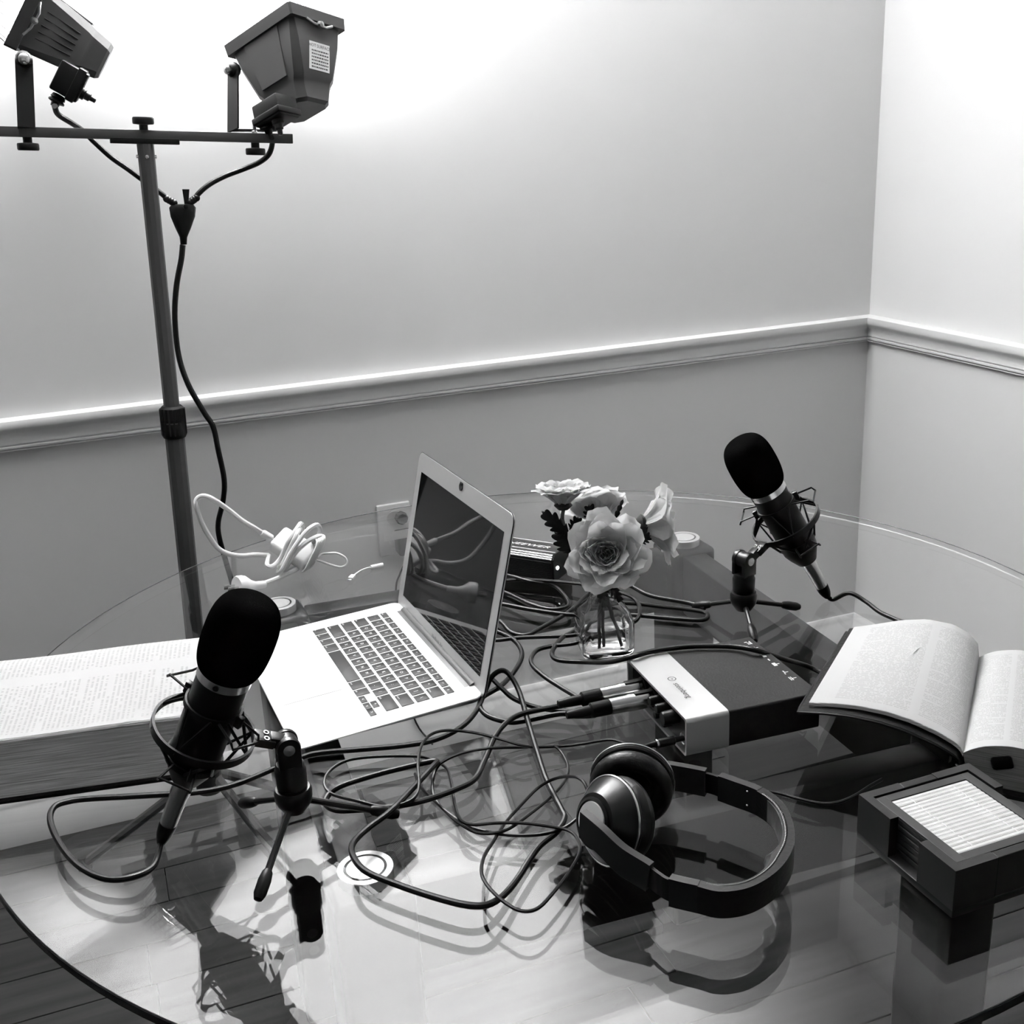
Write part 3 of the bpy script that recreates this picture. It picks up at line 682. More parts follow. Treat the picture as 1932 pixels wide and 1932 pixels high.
loft(b, [[leafpt(j/(NT-1), g, -.0008) for j in range(NT)]+[leafpt(1-j/(NT-1), g, -.0060+(.0015 if j else 0)) for j in range(NT)] for g in (0,.25,.5,.75,1)]); obj('left_page_block', b, EDGE1, b2, ang=50)
b = BM()
loft(b, [[leafpt(j/(NT-1), g, -.0066, 1.05) + (V((0,0,-.004)) if j < 3 else V((0,0,0))) for j in range(NT)]+[leafpt(1-j/(NT-1), g, -.0100, 1.05) for j in range(NT)] for g in (-.045,.25,.5,.75,1.04)])
cv = obj('left_cover', b, LEATH, b2, ang=50, label='black leather cover bent up under the pages')
b = BM(); tube(b, [leafpt(j/(NT-1), -.048, -.0085, 1.055) for j in range(2,NT)]+[leafpt(1, g/8, -.0085, 1.06) for g in range(0,9)], .0018, 6); obj('zip_edge', b, BLK, b2)
# right half: thick block lying on the table
er = -dl
rp = [(0,.785),(.008,.791),(.020,.797),(.038,.8013),(.0535,.8019),(.10,.8005),(.150,.794)]
G = (gt_-gb)
def rpt(s, g, z): p = gb+er*s+G*g; p.z = z; return p
rs = spline([V((s,0,z)) for s, z in rp], 4)
b = BM(); loft(b, [[rpt(p.x, g, p.z-.0006) for p in rs]+[rpt(.152,g,.7545), rpt(.02,g,.7545), rpt(.004,g,.765)] for g in (0,.33,.66,1)]); obj('right_page_block', b, EDGE2, b2, ang=60, label='grey edges of the thick right pages')
b = BM(); grid(b, [[rpt(p.x, 1-i/9, p.z) for p in rs] for i in range(10)]); bmesh.ops.solidify(b, geom=b.faces[:], thickness=.0004); obj('right_page', b, PAGE2, b2, fixn=False)
b = BM(); loft(b, [[rpt(x, g, z) for x, z in ((.162,.7502),(.162,.754),(.01,.754),(-.004,.762),(-.010,.778),(-.0125,.776),(-.008,.760),(.006,.7502))] for g in (-.045,.5,1.045)]); obj('right_cover', b, LEATH, b2, ang=50)
b = BM(); M = frame(rpt(.036,-.0045,.783), er, -G); box(b, (0,0,0), (.020,.013,.004), M @ Matrix.Rotation(.3,4,'Z'), bev=.003); obj('ribbon_tab', b, BLKS, b2, label='dark tab on the page edges')
b = BM()
for k in range(7): box(b, (0,0,0), (.002,.003,.0015), TR(rpt(-.004+.0025*k, -.046, .776-.003*k)))
obj('zip_teeth', b, STEELD, b2)

# ---------------------------------------------------------------- coaster holder
hx0, hx1, hy0, hy1, hz = -1.238, -1.112, -1.728, -1.602, .797
ch = thing('coaster_holder', ((hx0+hx1)/2,(hy0+hy1)/2,ZT), 'square black wooden coaster holder with notched sides', 'coaster holder')
b = BM(); box(b, ((hx0+hx1)/2,(hy0+hy1)/2,ZT+.004), (hx1-hx0,hy1-hy0,.007), bev=.0008); obj('base_board', b, BLACKW, ch)
tw = .009; c45 = .044
def ht(x0,x1,y0,y1,z0,z1):
    b = BM(); box(b, ((x0+x1)/2,(y0+y1)/2,(z0+z1)/2), (x1-x0,y1-y0,z1-z0), bev=.0008); return b
for sx in (0,1):
    for sy in (0,1):
        xa, xb = (hx0, hx0+c45) if sx == 0 else (hx1-c45, hx1)
        ya, yb = (hy0, hy0+c45) if sy == 0 else (hy1-c45, hy1)
        b = BM()
        X = [(xa,ya),(xb,ya),(xb,ya+tw),(xa+tw,ya+tw),(xa+tw,yb),(xa,yb)]
        if sx == 1 and sy == 0: X = [(xa,ya),(xb,ya),(xb,yb),(xb-tw,yb),(xb-tw,ya+tw),(xa,ya+tw)]
        if sx == 0 and sy == 1: X = [(xa,ya),(xa+tw,ya),(xa+tw,yb-tw),(xb,yb-tw),(xb,yb),(xa,yb)]
        if sx == 1 and sy == 1: X = [(xb-tw,ya),(xb,ya),(xb,yb),(xa,yb),(xa,yb-tw),(xb-tw,yb-tw)]
        loft(b, [[V((x,y,ZT+.0076)) for x, y in X],[V((x,y,hz)) for x, y in X]]); obj('corner_post', b, BLACKW, ch, smooth=False)
# far and near walls are whole
for (x0,x1,y0,y1) in ((hx0+c45,hx1-c45,hy1-tw,hy1),(hx0+c45,hx1-c45,hy0,hy0+tw)):
    obj('side_wall', ht(x0+.0002,x1-.0002,y0+.0002,y1-.0002,ZT+.0076,hz-.0002), BLACKW, ch, smooth=False)
ix0, ix1, iy0, iy1 = hx0+tw+.001, hx1-tw-.001, hy0+tw+.001, hy1-tw-.001
cw, cd = ix1-ix0-.001, iy1-iy0-.001
posn = ['lowest', 'second lowest', 'third from the bottom', 'third from the top', 'second from the top']
for k in range(6):
    z0 = ZT+.0080+k*.0061; top = (k == 5)
    cc = V(((ix0+ix1)/2,(iy0+iy1)/2,z0))
    lab = 'top coaster in the black holder, cream bamboo slats in a dark frame' if top else 'dark-edged coaster, %s of the stack in the black holder' % posn[k]
    t = thing('coaster', cc, lab, 'coaster', 'coasters stacked in the black holder')
    b = BM(); box(b, (cc.x,cc.y,z0+.0026), (cw,cd,.0048), bev=.0005); 
    if top:
        f = 0
    obj('frame_board', b, COAST, t, smooth=False)
    if top:
        b = BM()
        for (x0,x1,y0,y1) in ((ix0+.0005,ix0+.0105,iy0+.0005,iy1-.0005),(ix1-.0105,ix1-.0005,iy0+.0005,iy1-.0005),(ix0+.0105,ix1-.0105,iy0+.0005,iy0+.0095),(ix0+.0105,ix1-.0105,iy1-.0095,iy1-.0005)):
            box(b, ((x0+x1)/2,(y0+y1)/2,z0+.0061), (x1-x0,y1-y0,.0022), bev=.0003)
        obj('raised_frame', b, COAST, t, smooth=False)
        ns = 17; y_a, y_b = iy0+.0098, iy1-.0098; sw = (y_b-y_a)/ns
        me = None
        for j in range(ns):
            if me is None:
                b = BM(); tube(b, [V((-(ix1-ix0)/2+.011,0,0)), V(((ix1-ix0)/2-.011,0,0))], 1, flat=(sw*.92,.0014), up=(0,0,1)); 
                bmesh.ops.bevel(b, geom=[e for e in b.edges if abs(e.verts[0].co.x-e.verts[1].co.x) > .01], offset=sw*.22, segments=2, affect='EDGES')
                me = bpy.data.meshes.new('slat'); bmesh.ops.recalc_face_normals(b, faces=b.faces); b.to_mesh(me); b.free(); me.materials.append(BAMBOO)
            o = bpy.data.objects.new('slat', me); col.objects.link(o); o.parent = t; o.location = V((cc.x, y_a+sw*(j+.5), z0+.0058+.0003*random.random()))-cc; o.rotation_euler = (0,0,random.uniform(-.006,.006))
        for xq in (.27,.73):
            b = BM(); tube(b, spline([V((ix0+(ix1-ix0)*xq+.0004*math.sin(j), y_a+sw*(j+.5), z0+.0062+.0006*(1 if j % 2 else -1))) for j in range(ns)], 3), .0005, 4); obj('thread', b, PAPER, t)

# ---------------------------------------------------------------- audio interface
io = V((-1.3115,-1.4131,ZT)); ia = -.0616
ax_ = V((math.cos(ia), math.sin(ia), 0)); ay_ = V((-math.sin(ia), math.cos(ia), 0))
MI = frame(io, ax_, V((0,0,1)))     # x depth to the right, y along the front panel
intf = thing('audio_interface', io+ax_*.08+ay_*.08, 'black audio interface box with a silver band and a row of knobs', 'audio interface')
S_ = .1595; SB = .050; H0, H1 = .0035, .047
def rr_sec(x, y0, y1, z0, z1, r, n=5): 
    return [MI @ V((x, cy+r*math.cos(math.radians(a+90*k/n)), cz+r*math.sin(math.radians(a+90*k/n)))) for cy, cz, a in ((y1-r,z1-r,0),(y0+r,z1-r,90),(y0+r,z0+r,180),(y1-r,z0+r,270)) for k in range(n+1)]
b = BM(); loft(b, [rr_sec(SB,0.0008,S_-.0008,H0,H1-.0008,.003), rr_sec(S_,0.0008,S_-.0008,H0,H1-.0008,.003)]); obj('case', b, mat('interface_black', .006, .5, bump=(400,.3)), intf)
b = BM()
A_ = [rr_sec(x,0,S_,H0-.001,H1,.005) for x in (0,SB)]; Bn = [rr_sec(x,.003,S_-.003,H0+.002,H1-.003,.003) for x in (SB,0)]
loft(b, A_+Bn+[A_[0]], cap=False); obj('silver_band', b, ALUI, intf)
b = BM(); box(b, (.006+.02, S_/2, (H0+H1)/2), (.04, S_-.0064, H1-H0-.0056), MI); obj('front_panel', b, BLK, intf, smooth=False)
for x in (.02,.14):
    for y_ in (.02,.14):
        b = BM(); lathe(b, [(0,0),(.007,0),(.006,.0035),(0,.0035)], MI @ TR((x,y_,0)), 12); obj('rubber_foot', b, BLK, intf)
# two combo jacks and the knobs on the front
for y_ in (.122,.094):
    b = BM(); lathe(b, [(.0125,0),(.0125,.003),(.0105,.004),(.0105,.001),(0,.001)], MI @ TR((.006,y_,.026)) @ Matrix.Rotation(-math.pi/2,4,'Y'), 24); obj('combo_jack', b, BLKS, intf)
for (y_, z_, r_, l_) in ((.073,.035,.0058,.016),(.073,.017,.0050,.010),(.056,.034,.0058,.016),(.052,.017,.0050,.010),(.035,.033,.0085,.018)):
    b = BM(); lathe(b, [(0,0),(r_,0),(r_*.95,l_*.9),(r_*.8,l_),(0,l_)], MI @ TR((.006,y_,z_)) @ Matrix.Rotation(-math.pi/2,4,'Y'), 18); obj('knob', b, BLKS, intf)
b = BM(); lathe(b, [(.0065,0),(.0065,.002),(.004,.0025),(0,.002)], MI @ TR((.006,.018,.015)) @ Matrix.Rotation(-math.pi/2,4,'Y'), 18); obj('headphone_jack', b, CONN, intf)
# lettering on the silver band, read from the front
MTt = frame(MI @ V((SB*.52, S_*.40, H1)), -ay_, V((0,0,1)))
b = BM(); text_bm(b, 'steinberg', .0100, MTt @ TR((.002,-.0010,0)), .0002); obj('lettering', b, DINK, intf, smooth=False)
b = BM(); Mr = frame(MI @ V((SB*.52, S_*.40+.0275, H1+.0001)), -ay_, V((0,0,1)))
lathe(b, [(.0040,0),(.0049,0)], Mr, 28, cap=False); tri = [b.verts.new(Mr @ V(p)) for p in ((-.0004,-.0014,0),(.0018,0,0),(-.0004,.0014,0))]; b.faces.new(tri)
obj('ring_logo', b, DINK, intf, smooth=False)
def mark(pts):
    b = BM()
    for (x, y_, w_, h_) in pts: box(b, (x, y_, H1-.0007), (w_, h_, .0002), MI)
    return b
ey = [.142,.128,.105,.093,.080,.058,.042]
for k, y_ in enumerate(ey):
    x = S_-.010
    g = [(x,y_,.0014,.007),(x+.003,y_,.0014,.0012)]
    if k in (0,): g = [(x,y_,.0035,.0012),(x-.002,y_+.003,.0035,.0012),(x,y_-.003,.0035,.0012),(x+.003,y_,.0012,.008)]
    if k in (2,4): g = [(x,y_,.0042,.0075),(x+.004,y_,.004,.0012)]
    if k == 3: g = [(x,y_,.0014,.0045)]
    if k in (5,): g = [(x,y_+.002,.0013,.004),(x+.002,y_,.005,.001),(x-.001,y_-.003,.0012,.003)]
    if k in (6,): g = [(x,y_,.0011,.008),(x-.0022,y_,.0011,.008),(x+.003,y_,.005,.0011)]
    if k == 1: g = [(x,y_,.003,.003),(x+.003,y_-.001,.004,.0011)]
    obj('printed_mark', mark(g), INK, intf, smooth=False)

# ---------------------------------------------------------------- phantom power box behind the laptop
nE = V((-1.2423,-0.8891,0.7500)); nD = (V((-1.2423,-0.8891,0.7500))-V((-1.3010,-0.8194,0.7500))).normalized(); nP = V((-nD.y, nD.x, 0))
MN = frame(nE, nD, V((0,0,1)))
pbx = thing('power_box', nE-nD*.065+nP*.026, 'small black ribbed power supply box with a lit lamp behind the laptop', 'power supply')
def nsec(x, k=0): return [MN @ V((x,y_,z_)) for y_, z_ in ((0+k,.002+k),(.056-k,.002+k),(.056-k,.034-k),(.050-k,.042-k),(.006+k,.042-k),(0+k,.034-k))]
b = BM(); loft(b, [nsec(-.13),nsec(-.002)]); obj('case', b, BOXT, pbx, smooth=False)
for x in (-.133,0):
    b = BM(); loft(b, [nsec(x-.001,-.0012),nsec(x+.0015,-.0012)]); obj('end_plate', b, mat('end_plate_black', .006, .15), pbx, smooth=False)
for k in range(9):
    b = BM(); cyl(b, MN @ V((-.131,-.0002,.006+.0030*k)), MN @ V((-.003,-.0002,.006+.0030*k)), .0011, n=8); obj('rib', b, BOXT, pbx)
for k in range(3):
    b = BM(); cyl(b, MN @ V((-.131,.0008+.0022*k,.0350+.0027*k)), MN @ V((-.003,.0008+.0022*k,.0350+.0027*k)), .0012, n=8); obj('bright_ridge', b, CONN, pbx, label='shiny metal ridge along the edge')
Mt = frame(MN @ V((-.058,.030,.0421)), nD, V((0,0,1))); b = BM(); text_bm(b, 'NEEWER', .0150, Mt @ Matrix.Diagonal((1.25,.8,1,1)), .0002, shear=.35); obj('lettering', b, INK, pbx, smooth=False)
b = BM(); tube(b, [MN @ V((-.131,.0145,.0422)), MN @ V((-.003,.0145,.0422))], .0004, 4); tube(b, [MN @ V((-.131,.0497,.0422)), MN @ V((-.003,.0497,.0422))], .0004, 4); obj('seam_line', b, STEELD, pbx)
LED = bpy.data.materials.new('led'); LED.use_nodes = True; p = LED.node_tree.nodes['Principled BSDF']; p.inputs['Emission Color'].default_value = (1,1,1,1); p.inputs['Emission Strength'].default_value = 12
b = BM(); lathe(b, [(0,0),(.0028,0),(.0028,.001),(.0015,.0022),(0,.0025)], frame(MN @ V((.0015,.010,.020)), (0,0,1), nD), 14); obj('indicator_lamp', b, LED, pbx, label='small lit white indicator')

# ---------------------------------------------------------------- vase and flowers
vc = V((-1.2738,-1.1322,0.7500)); vang = -.22
vase = thing('vase', vc, 'small square clear glass bottle vase of water with flower stems', 'vase')
Mv = TR(vc) @ Matrix.Rotation(vang,4,'Z')
def vsec(h, w, rf, n=4):
    r = w*rf; pts = []
    for cx, cy, a in ((w-r,-w+r,-90),(w-r,w-r,0),(-w+r,w-r,90),(-w+r,-w+r,180)):
        for k in range(n+1): t = math.radians(a+90*k/n); pts.append(Mv @ V((cx+r*math.cos(t), cy+r*math.sin(t), h)))
    return pts
vk = 1.06
vp = [(.0008,.026,.4),(.003,.0305,.4),(.008,.0318,.38),(.046,.0325,.38),(.056,.029,.5),(.068,.0205,.8),(.076,.0175,1),(.088,.0175,1),(.091,.0205,1),(.096,.0205,1)]
vi = [(.094,.0175,1),(.078,.0150,1),(.070,.0175,.8),(.057,.0258,.5),(.046,.0295,.38),(.010,.0288,.38),(.008,.025,.4)]
b = BM(); loft(b, [vsec(p[0],p[1]*vk,p[2]) for p in vp]+[vsec(p[0],p[1]*vk,p[2]) for p in vi]); obj('glass_bottle', b, VGLASS, vase, ang=60)
b = BM(); loft(b, [vsec(.0085,.0245,.4),vsec(.011,.0282,.38),vsec(.040,.0288,.38)]); obj('water', b, WATER, vase, ang=60)

def petal(c, ax, rad, theta, tilt, L, Wd, cup, seed, up):
    """one cupped petal rooted at distance rad from the centre line, opening by tilt from the axis"""
    rr = random.Random(seed); ax = V(ax).normalized(); e = up - ax*up.dot(ax); e.normalize(); f = ax.cross(e)
    o = e*math.cos(theta)+f*math.sin(theta); s = ax.cross(o)
    rows = []; NU, NV = 7, 7; ph = rr.random()*6; st = 24; path = [V((0,0,0))]
    for k in range(st):
        t_ = tilt*(.25+1.0*(k/st)); path.append(path[-1]+(ax*math.cos(t_)+o*math.sin(t_))*(L/st))
    for i in range(NU):
        u_ = i/(NU-1); wv = Wd*min(1, (.30+1.35*u_))*(1-max(0,(u_-.45)/.68)**2.6)**.5
        row = []
        for j in range(NV):
            v_ = (j/(NV-1)*2-1)
            ue = max(0, u_ - u_*(.05*v_*v_+.16*v_**4) + .018*u_*math.sin(v_*9+ph)); kk = ue*st; k0 = min(st-1, int(kk)); d = path[k0].lerp(path[k0+1], kk-k0)
            ang = tilt*(.25+ue); nrm = (ax*math.cos(ang+math.pi/2)+o*math.sin(ang+math.pi/2))
            p = c+o*rad+d+s*v_*wv - nrm*(cup*v_*v_*Wd) + nrm*(.05*L*math.sin(v_*4+ph)*u_**2)
            row.append(p)
        rows.append(row)
    return rows
def flower(c, ax, R, seed, label, stem_pts, dark=False, leaves=(), bud=False):
    rr = random.Random(seed)
    t = thing('flower', c, label, 'flower', 'flowers in the glass bottle vase')
    ax = V(ax).normalized(); up = V((0,0,1)) if abs(ax.z) < .9 else V((1,0,0))
    rings = [(3,.01,.02,.38,.20,1.0),(4,.05,.16,.42,.26,.9),(5,.08,.32,.50,.30,.7),(6,.10,.50,.62,.32,.5),(7,.12,.70,.76,.35,.35),(7,.13,.92,.90,.40,.22),(7,.14,1.12,1.02,.46,.14),(7,.14,1.34,1.08,.50,.08)]
    for ri, (n_, rad, tl, L_, W_, cp) in enumerate(rings):
        off = rr.random()*6
        for k in range(n_):
            th = off+2*math.pi*k/n_+rr.uniform(-.15,.15)
            rows_ = petal(c-ax*R*.28, ax, R*rad, th, tl+rr.uniform(-.08,.08), R*L_*rr.uniform(.92,1.06), R*W_*rr.uniform(.9,1.1), cp, rr.random(), up)
            b = BM(); grid(b, rows_); 
            bmesh.ops.solidify(b, geom=b.faces[:], thickness=R*.010)
            obj('petal', b, PETALC if (ri < 1) else PETAL, t, fixn=False, ang=80)
    b = BM(); bmesh.ops.create_icosphere(b, subdivisions=2, radius=R*.10, matrix=TR(c-ax*R*.12)); obj('flower_heart', b, PETALC, t)
    b = BM(); lathe(b, [(0,-R*.42),(R*.16,-R*.40),(R*.30,-R*.26),(R*.22,-R*.16)], frame(c, up, ax), 10); obj('sepal_cup', b, LEAF, t)
    b = BM(); tube(b, spline(stem_pts, 6), .0022, 8); obj('stem', b, STEM, t)
    for (p, q, wl, sd) in leaves: leaf(t, V(p), V(q), wl, sd)
    return t
def leaf(t, p, q, wl, seed):
    rr = random.Random(seed); d = q-p; L = d.length; d.normalize(); cdir = (V((-1.8307,-2.3398,1.3860))-p).normalized(); s = d.cross(cdir).normalized(); nn = s.cross(d)
    b = BM(); rows_ = []
    N_ = 25
    for i in range(N_):
        u_ = i/(N_-1); saw = abs(math.sin(math.pi*(u_*4+.15)))**.8; wv = wl*(math.sin(math.pi*min(1,u_*.93+.07))**.55)*(.52+.48*saw)*(1-.3*u_)
        if i == N_-1: wv = .0003
        rows_.append([p+d*L*u_+s*v_*wv+nn*(-.15*wl*abs(v_)+.12*L*math.sin(u_*3)) + d*(.35*wl*abs(v_)*(.3+saw)) for v_ in (-1,-.6,-.25,0,.25,.6,1)])
    grid(b, rows_); bmesh.ops.solidify(b, geom=b.faces[:], thickness=.0004); obj('leaf', b, LEAF, t, fixn=False)
vb1, vb2 = vc+V((-.012,-.008,.012)), vc+V((.016,-.014,.012)); neck = vc+V((0,0,.092))
camv = V((-1.8307,-2.3398,1.3860))
fC = V((-1.3406,-1.2888,0.9462)); toC = (camv-fC).normalized()
flower(fC, toC+V((0,0,.12)), .050, 11, 'largest white flower, full front facing, low over the vase neck', [vb2, vc+V((.006,-.006,.06)), neck+V((.002,-.003,0)), fC+(neck-fC)*.25-toC*.012, fC-toC*.018], leaves=[(neck+V((-.006,-.004,.0)), neck+V((-.004,-.014,-.026)), .008, 3),(neck+V((.006,-.008,.0)), neck+V((.016,-.018,-.02)), .008, 4)])
fA = V((-1.3628,-1.2234,0.9972))
flower(fA, V((0.0385,0.1010,1.0194)), .036, 5, 'white flower at the top left of the bunch, seen from its side', [vb1, vc+V((-.006,0,.06)), neck+V((-.004,0,0)), V((-1.3653,-1.2350,0.9620)), fA+V((0,0,-.012))],
       leaves=[(V((-1.3667,-1.2441,0.9601)), V((-1.3885,-1.2277,0.9839)), .012, 1),(V((-1.3625,-1.2461,0.9587)), V((-1.3540,-1.2429,0.9764)), .010, 2),(V((-1.3619,-1.2504,0.9379)), V((-1.3776,-1.2365,0.9608)), .014, 6)])
fB = V((-1.3131,-1.2078,0.9655))
flower(fB, V((0.1468,0.7061,0.7176)), .042, 8, 'white flower behind the largest one, half hidden, facing the wall', [vb2+V((-.02,0.01,0)), vc+V((0,.004,.06)), neck+V((0,.006,0)), fB+V((0,0,-.03))],
       leaves=[(V((-1.3341,-1.2445,0.9672)), V((-1.3367,-1.2370,0.9856)), .011, 9),(V((-1.3266,-1.2467,0.9685)), V((-1.3189,-1.2462,0.9778)), .010, 10),(V((-1.3097,-1.2431,0.9646)), V((-1.2956,-1.2397,0.9886)), .0035, 12)])
fD = V((-1.2687,-1.2598,0.9596))
flower(fD, V((0.8560,-0.2358,0.0548)), .049, 21, 'white flower at the right of the bunch, turned towards the corner', [vb2+V((.004,.012,0)), vc+V((.008,.004,.06)), neck+V((.008,.002,0)), V((-1.2988,-1.2564,0.9382)), V((-1.2808,-1.2572,0.9544))],
       leaves=[(V((-1.2970,-1.2732,0.9496)), V((-1.2825,-1.2771,0.9534)), .009, 14)])

# ---------------------------------------------------------------- microphones with shock mounts and tripods
def mic(ringc, axis, armdir, lab, slide):
    """ringc world centre of the shock mount ring, axis unit (towards the foam), armdir towards the stand"""
    M0 = frame(ringc, armdir, axis); M = M0 @ TR((0,0,slide))
    t = thing('microphone', M @ V((0,0,-.062)), lab[0], 'microphone', 'podcast microphones on the table')
    b = BM(); lathe(b, [(0,-.062),(.014,-.062),(.0155,-.059),(.0205,-.049),(.0240,-.040),(.0243,-.035),(.0240,-.033),(.0240,.060),(.0225,.062)], M, 40); obj('body', b, MICB, t)
    b = BM(); lathe(b, [(.0236,.058),(.0250,.0582),(.0250,.0665),(.0236,.067)], M, 40); obj('silver_band', b, CHROME, t)
    b = BM(); lathe(b, [(0,0),(.0028,0),(.0028,.0006),(0,.0006)], M @ Matrix.Rotation(-1.95,4,'Z') @ TR((.0250,0,.0622)) @ Matrix.Rotation(math.pi/2,4,'Y'), 12); obj('band_screw', b, BLK, t)
    b = BM()
    pr = [(.0225,.0655),(.0252,.0668),(.0278,.0705),(.0302,.078),(.0316,.088),(.0322,.097),(.0322,.108),(.0316,.119),(.0296,.129),(.0258,.1370),(.0200,.1420),(.0112,.1448),(0,.1455)]
    pr = [(p.x, p.y) for p in spline([V((r_,z_,0)) for r_, z_ in pr], 3)]
    lathe(b, pr, M, 48); obj('foam_windscreen', b, FOAM, t)
    Mm = M; M = M0
    # shock mount
    s = thing('shock_mount', M @ V((.05,0,0)), lab[1], 'shock mount', 'shock mounts holding the microphones')
    b = BM(); lathe(b, [(.0455,-.004),(.0480,-.004),(.0480,.004),(.0455,.004),(.0455,-.004)], M, 64, cap=False); obj('outer_ring', b, BLK, s)
    for z_ in (-.032,.030):
        b = BM(); lathe(b, [(.0249,z_-.003),(.0268,z_-.003),(.0268,z_+.003),(.0249,z_+.003),(.0249,z_-.003)], M, 40, cap=False); obj('inner_collar', b, BLK, s)
    for k in range(4):
        a0 = math.radians(45+90*k)
        for sg in ((1,) if k in (1,3) else (-1,)):
            zz = .030*sg; zo = .020*sg
            def pp(r_, a_, z_): return M @ V((r_*math.cos(a_), r_*math.sin(a_), z_))
            aa = a0 + (math.radians(22) if sg < 0 else -math.radians(12))
            b = BM(); tube(b, [pp(.027,aa-.42,zz), pp(.0515,aa-.30,zo+.010*sg), pp(.0545,aa-.26,zo+.005*sg), pp(.0545,aa+.26,zo+.005*sg), pp(.0515,aa+.30,zo+.010*sg), pp(.027,aa+.42,zz)], .0013, 6); obj('wire_loop', b, BLK, s)
            b = BM(); box(b, (0,0,0), (.007,.006,.012), M @ Matrix.Rotation(aa+.30,4,'Z') @ TR((.029,0,zz)), bev=.001); obj('cord_clip', b, BLKS, s)
    for k in range(8):
        a_ = math.radians(45*k+10); z_ = .030 if k % 2 else -.034; a2 = a_+.5
        b = BM(); tube(b, [M @ V((.0262*math.cos(a2),.0262*math.sin(a2),z_)), M @ V((.0470*math.cos(a_),.0470*math.sin(a_),0)), M @ V((.0262*math.cos(a_-.5),.0262*math.sin(a_-.5),z_))], .0017, 6); obj('elastic_cord', b, CABLE, s)
    b = BM(); box(b, (.056,0,0), (.020,.016,.009), M, bev=.001); box(b, (.070,0,.001), (.018,.012,.011), M, bev=.001); blk = obj('ring_clamp', b, BLKS, s)
    for yy_ in (-.0042,.0042):
        b = BM(); lathe(b, [(.0016,0),(.0028,0),(.0028,.0008),(.0016,.0008)], M @ TR((.057,yy_,.0046)), 12, cap=False); obj('clamp_screw', b, CHROME, blk)
    return Mm
def tripod(hub, feet, piv, armv, lab):
    """hub: xy of the centre post; feet world points; piv: world pivot point"""
    t = thing('microphone_tripod', (hub[0],hub[1],ZT), lab, 'tripod', 'small desk tripods under the microphones')
    hz_ = piv.z
    top = V((hub[0],hub[1],0))
    M = TR(top)
    zb = hz_-.058
    b = BM(); lathe(b, [(0,zb-.014),(.011,zb-.013),(.0165,zb-.004),(.018,zb+.002),(.0182,zb+.009),(.0165,zb+.012),(.0125,zb+.0125)], M, 28); obj('leg_hub', b, BLKS, t)
    b = BM(); lathe(b, [(.0125,zb+.0125),(.0145,zb+.014),(.0150,zb+.032),(.0138,zb+.034),(.0138,zb+.037),(.0125,zb+.039),(0,zb+.039)], M, 28); obj('collar_nut', b, BLK, t)
    av = V((armv.x,armv.y,0)).normalized(); sv = V((-av.y,av.x,0))
    b = BM()
    for sg in (-1,1):
        Mp = frame(V((hub[0],hub[1],hz_))+sv*sg*.0088, av, sv*sg)
        lathe(b, [(0,-.003),(.0115,-.003),(.0118,0),(.0110,.003),(0,.003)], Mp, 24)
        box(b, (0,0,0), (.022,.006,.022), frame(V((hub[0],hub[1],hz_-.010))+sv*sg*.0088, av, V((0,0,1))), bev=.001)
    lathe(b, [(0,-.0058),(.0105,-.0058),(.0105,.0058),(0,.0058)], frame(V((hub[0],hub[1],hz_)), av, sv), 24)
    obj('swivel_head', b, BLKS, t)
    b = BM(); side = -1 if sv.dot(V((-1.8307,-2.3398,1.3860))-piv) < 0 else 1
    Mp = frame(V((hub[0],hub[1],hz_))+sv*side*.0118, av, sv*side); lathe(b, [(0,0),(.0058,0),(.0055,.0012),(0,.0016)], Mp, 20); obj('swivel_screw', b, CHROME, t)
    for f in feet:
        f = V(f); p0 = V((hub[0],hub[1],zb-.004)) + (V((f.x,f.y,0))-V((hub[0],hub[1],0))).normalized()*.012
        e = V((f.x,f.y,ZT+.0045)); d = (e-p0).normalized(); nk = e-d*.030
        b = BM(); tube(b, [p0, nk+d*.004], .0033, 10); lg = obj('leg', b, BLKS, t)
        b = BM(); lathe(b, [(.0030,0),(.0050,.003),(.0062,.012),(.0060,.024),(.0040,.030),(0,.031)], frame(nk,(1,0,0),d), 14); obj('rubber_foot', b, BLK, lg)
    return t
def xlr_end(par, p, d, L=.052, tail=.022):
    """nickel connector sleeve and rubber boot starting at p, running along d"""
    d = V(d).normalized(); M = frame(p, (1,0,0) if abs(d.x) < .9 else (0,1,0), d)
    b = BM(); lathe(b, [(0,0),(.0092,0),(.0096,.002),(.0096,L*.35),(.0090,L*.4),(.0082,L)], M, 28); obj('connector_sleeve', b, CONN, par, label='shiny metal cable connector')
    b = BM(); lathe(b, [(.0084,L-.001),(.0086,L+.003),(.0078,L+tail*.5),(.0060,L+tail*.8),(.0042,L+tail),(0,L+tail)], M, 20); obj('rubber_boot', b, BLK, par)
    return M @ V((0,0,L+tail-.002))

rh = _r.copy(); rh.z = 0; rh.normalize()
# left microphone
h1 = V((-1.718,-1.378,0)); piv1 = V((h1.x,h1.y,.8525))
t1 = math.radians(26); ax1 = (V((0,0,1))*math.cos(t1)+rh*math.sin(t1)); ax1 = (ax1 + V((-.33,-.94,0))*.10).normalized()
rc1 = V((-1.7901,-1.3768,0.8855)); arm1 = piv1-rc1
M1 = mic(rc1, ax1, arm1, ('black microphone with foam windscreen in front of the laptop', 'wire shock mount cradling the left microphone near the laptop'), .003)
f1 = [V((-1.6202,-1.3875,0.7530)), V((-1.7620,-1.2991,0.7530)), V((-1.7702,-1.4630,0.7530))]
tripod(h1, f1, piv1, arm1, 'desk tripod under the left microphone, before the laptop')
